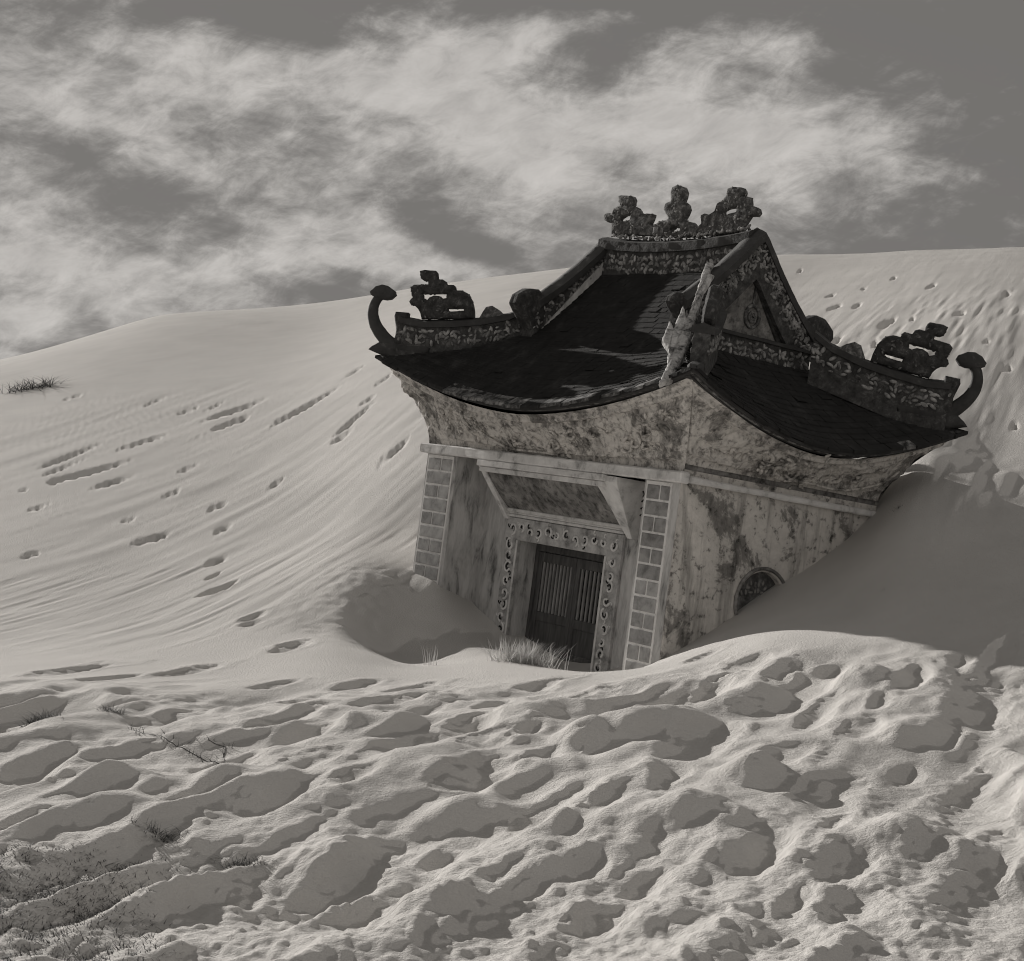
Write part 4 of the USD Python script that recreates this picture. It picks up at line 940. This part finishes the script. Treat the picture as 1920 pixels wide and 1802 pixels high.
# ornaments standing on the main ridge
for k, ((o, h), lab) in enumerate(zip(RIDGE_ORN, ("left curled ornament on the main ridge", "central gourd finial on the main ridge", "right curled ornament on the main ridge"))):
    po = Polygon(o, [list(Polygon(h).buffer(0.018).exterior.coords)]).buffer(0)
    om = slab(po, lambda u, v, w_: np.stack([u, RY + w_ * (1.25 if k == 1 else 1), v], -1), 0.048, maxlen=0.020, amp=0.004, seed=20 + k)
    shards(part(SH, "ridge_ornament", om, "ornament", smooth=40, label=lab), om, 150, 0.017, 40 + k)
pts = [(x, RY + sg * rng.uniform(0.03, 0.075), 2.37 + 0.07 * ((x + 2) / GX) ** 2 + rng.uniform(-0.01, 0.015)) for x in np.linspace(-3.0, -0.95, 50) for sg in (-1, 1)]
part(MR, "petal_crest", bumps(pts, [(0, p[1] - RY, 0.04) for p in pts], rng.uniform(0.018, 0.036, len(pts)), rng), "petal", smooth=True, kind="stuff")


# ------------------------------------------------------------------ plants
def blades(rng, n, h, spread, w, lean=0.5, seg=4, bend=0.6, cx=0, cy=0, elong=1.0):
    """A tuft of tapering, bending blades; foot points follow the sand."""
    V, Fq, n0 = [], [], 0
    foot = rng.normal(0, spread, (n, 2)) * [elong, 1]
    gz = terrain(cx + foot[:, 0], cy + foot[:, 1])
    for k in range(n):
        hh = h * rng.uniform(0.45, 1.1); th = rng.uniform(0, 2 * np.pi); tl = lean * rng.uniform(0.1, 1)
        dirn = np.array([np.cos(th), np.sin(th), 0]); side = np.array([-np.sin(th), np.cos(th), 0])
        t = np.linspace(0, 1, seg + 1)
        c_ = np.array([cx + foot[k, 0], cy + foot[k, 1], gz[k] - 0.02]) + dirn * (hh * tl * (t + bend * t ** 2))[:, None] + np.array([0, 0, 1]) * (hh * (t - 0.3 * tl * bend * t ** 2))[:, None]
        ww = w * rng.uniform(0.6, 1.2) * (1 - 0.9 * t)
        V.append(np.stack([c_ - side * ww[:, None] / 2, c_ + side * ww[:, None] / 2], 1).reshape(-1, 3))
        for s in range(seg):
            a = n0 + 2 * s
            Fq += [[a, a + 1, a + 3], [a, a + 3, a + 2]]
        n0 += 2 * (seg + 1)
    return np.vstack(V), np.array(Fq)


def plant(name, mesh, mat, label, category, kind=None, group=None):
    p = usdkit.mesh(stage, name_at("/World", name), mesh, M[mat])
    tag(str(p.GetPath()), label, category, group, kind)


prng = np.random.default_rng(21)
plant("grass_clump", blades(prng, 420, 0.22, 0.105, 0.011, 0.9, cx=0.10, cy=14.95, elong=1.15), "dry_grass", "pale clump of dry grass in the hollow before the shrine door", "grass clump")
plant("grass_tuft", blades(prng, 14, 0.20, 0.025, 0.008, 0.25, cx=-0.68, cy=15.1), "dry_grass", "lone thin tuft of pale grass on the lip of the hollow, left of the door", "grass tuft")
for (x, y, n, h, sp, lab) in PLANTS:
    plant("weed", blades(prng, 2 * n, 0.7 * h, sp * 1.2, 0.005 if y < 20 else 0.02, 1.9, seg=5, bend=0.9, cx=x, cy=y, elong=1.4), "weed", lab, "weed")
# creeping runner with small upright leaves
V_, F_, n0 = [], [], 0
for (x, y) in RUNNER:
    v, f = blades(prng, 14, 0.06, 0.02, 0.007, 1.6, cx=x, cy=y); V_.append(v); F_.append(f + n0); n0 += len(v)
for q in range(len(RUNNER) - 1):                                       # the stem that joins them
    t_ = np.linspace(0, 1, 7); px_ = np.interp(t_, [0, 1], [RUNNER[q][0], RUNNER[q + 1][0]]); py_ = np.interp(t_, [0, 1], [RUNNER[q][1], RUNNER[q + 1][1]])
    st_ = tube(np.stack([px_, py_, terrain(px_, py_) + 0.002], -1), 0.0016, 5)
    V_.append(st_.vertices); F_.append(st_.faces + n0); n0 += len(st_.vertices)
plant("creeping_plant", (np.vstack(V_), np.vstack(F_)), "weed", "thin creeping plant straggling over lit sand at the left of the foreground", "plant")
V_, F_, n0 = [], [], 0
for k in range(300):
    x, y = prng.uniform(-2.2, -1.0), prng.uniform(5.75, 7.2)
    if x > -1.15 - 0.25 * (y - 5.8) + 0.1 * prng.normal(): continue
    v, f = blades(prng, 60, 0.036, 0.06, 0.007, 1.6, cx=x, cy=y); V_.append(v); F_.append(f + n0); n0 += len(v)
plant("low_scrub", (np.vstack(V_), np.vstack(F_)), "scrub", "low wiry scrub covering the sand in the lower left corner", "scrub", kind="stuff")
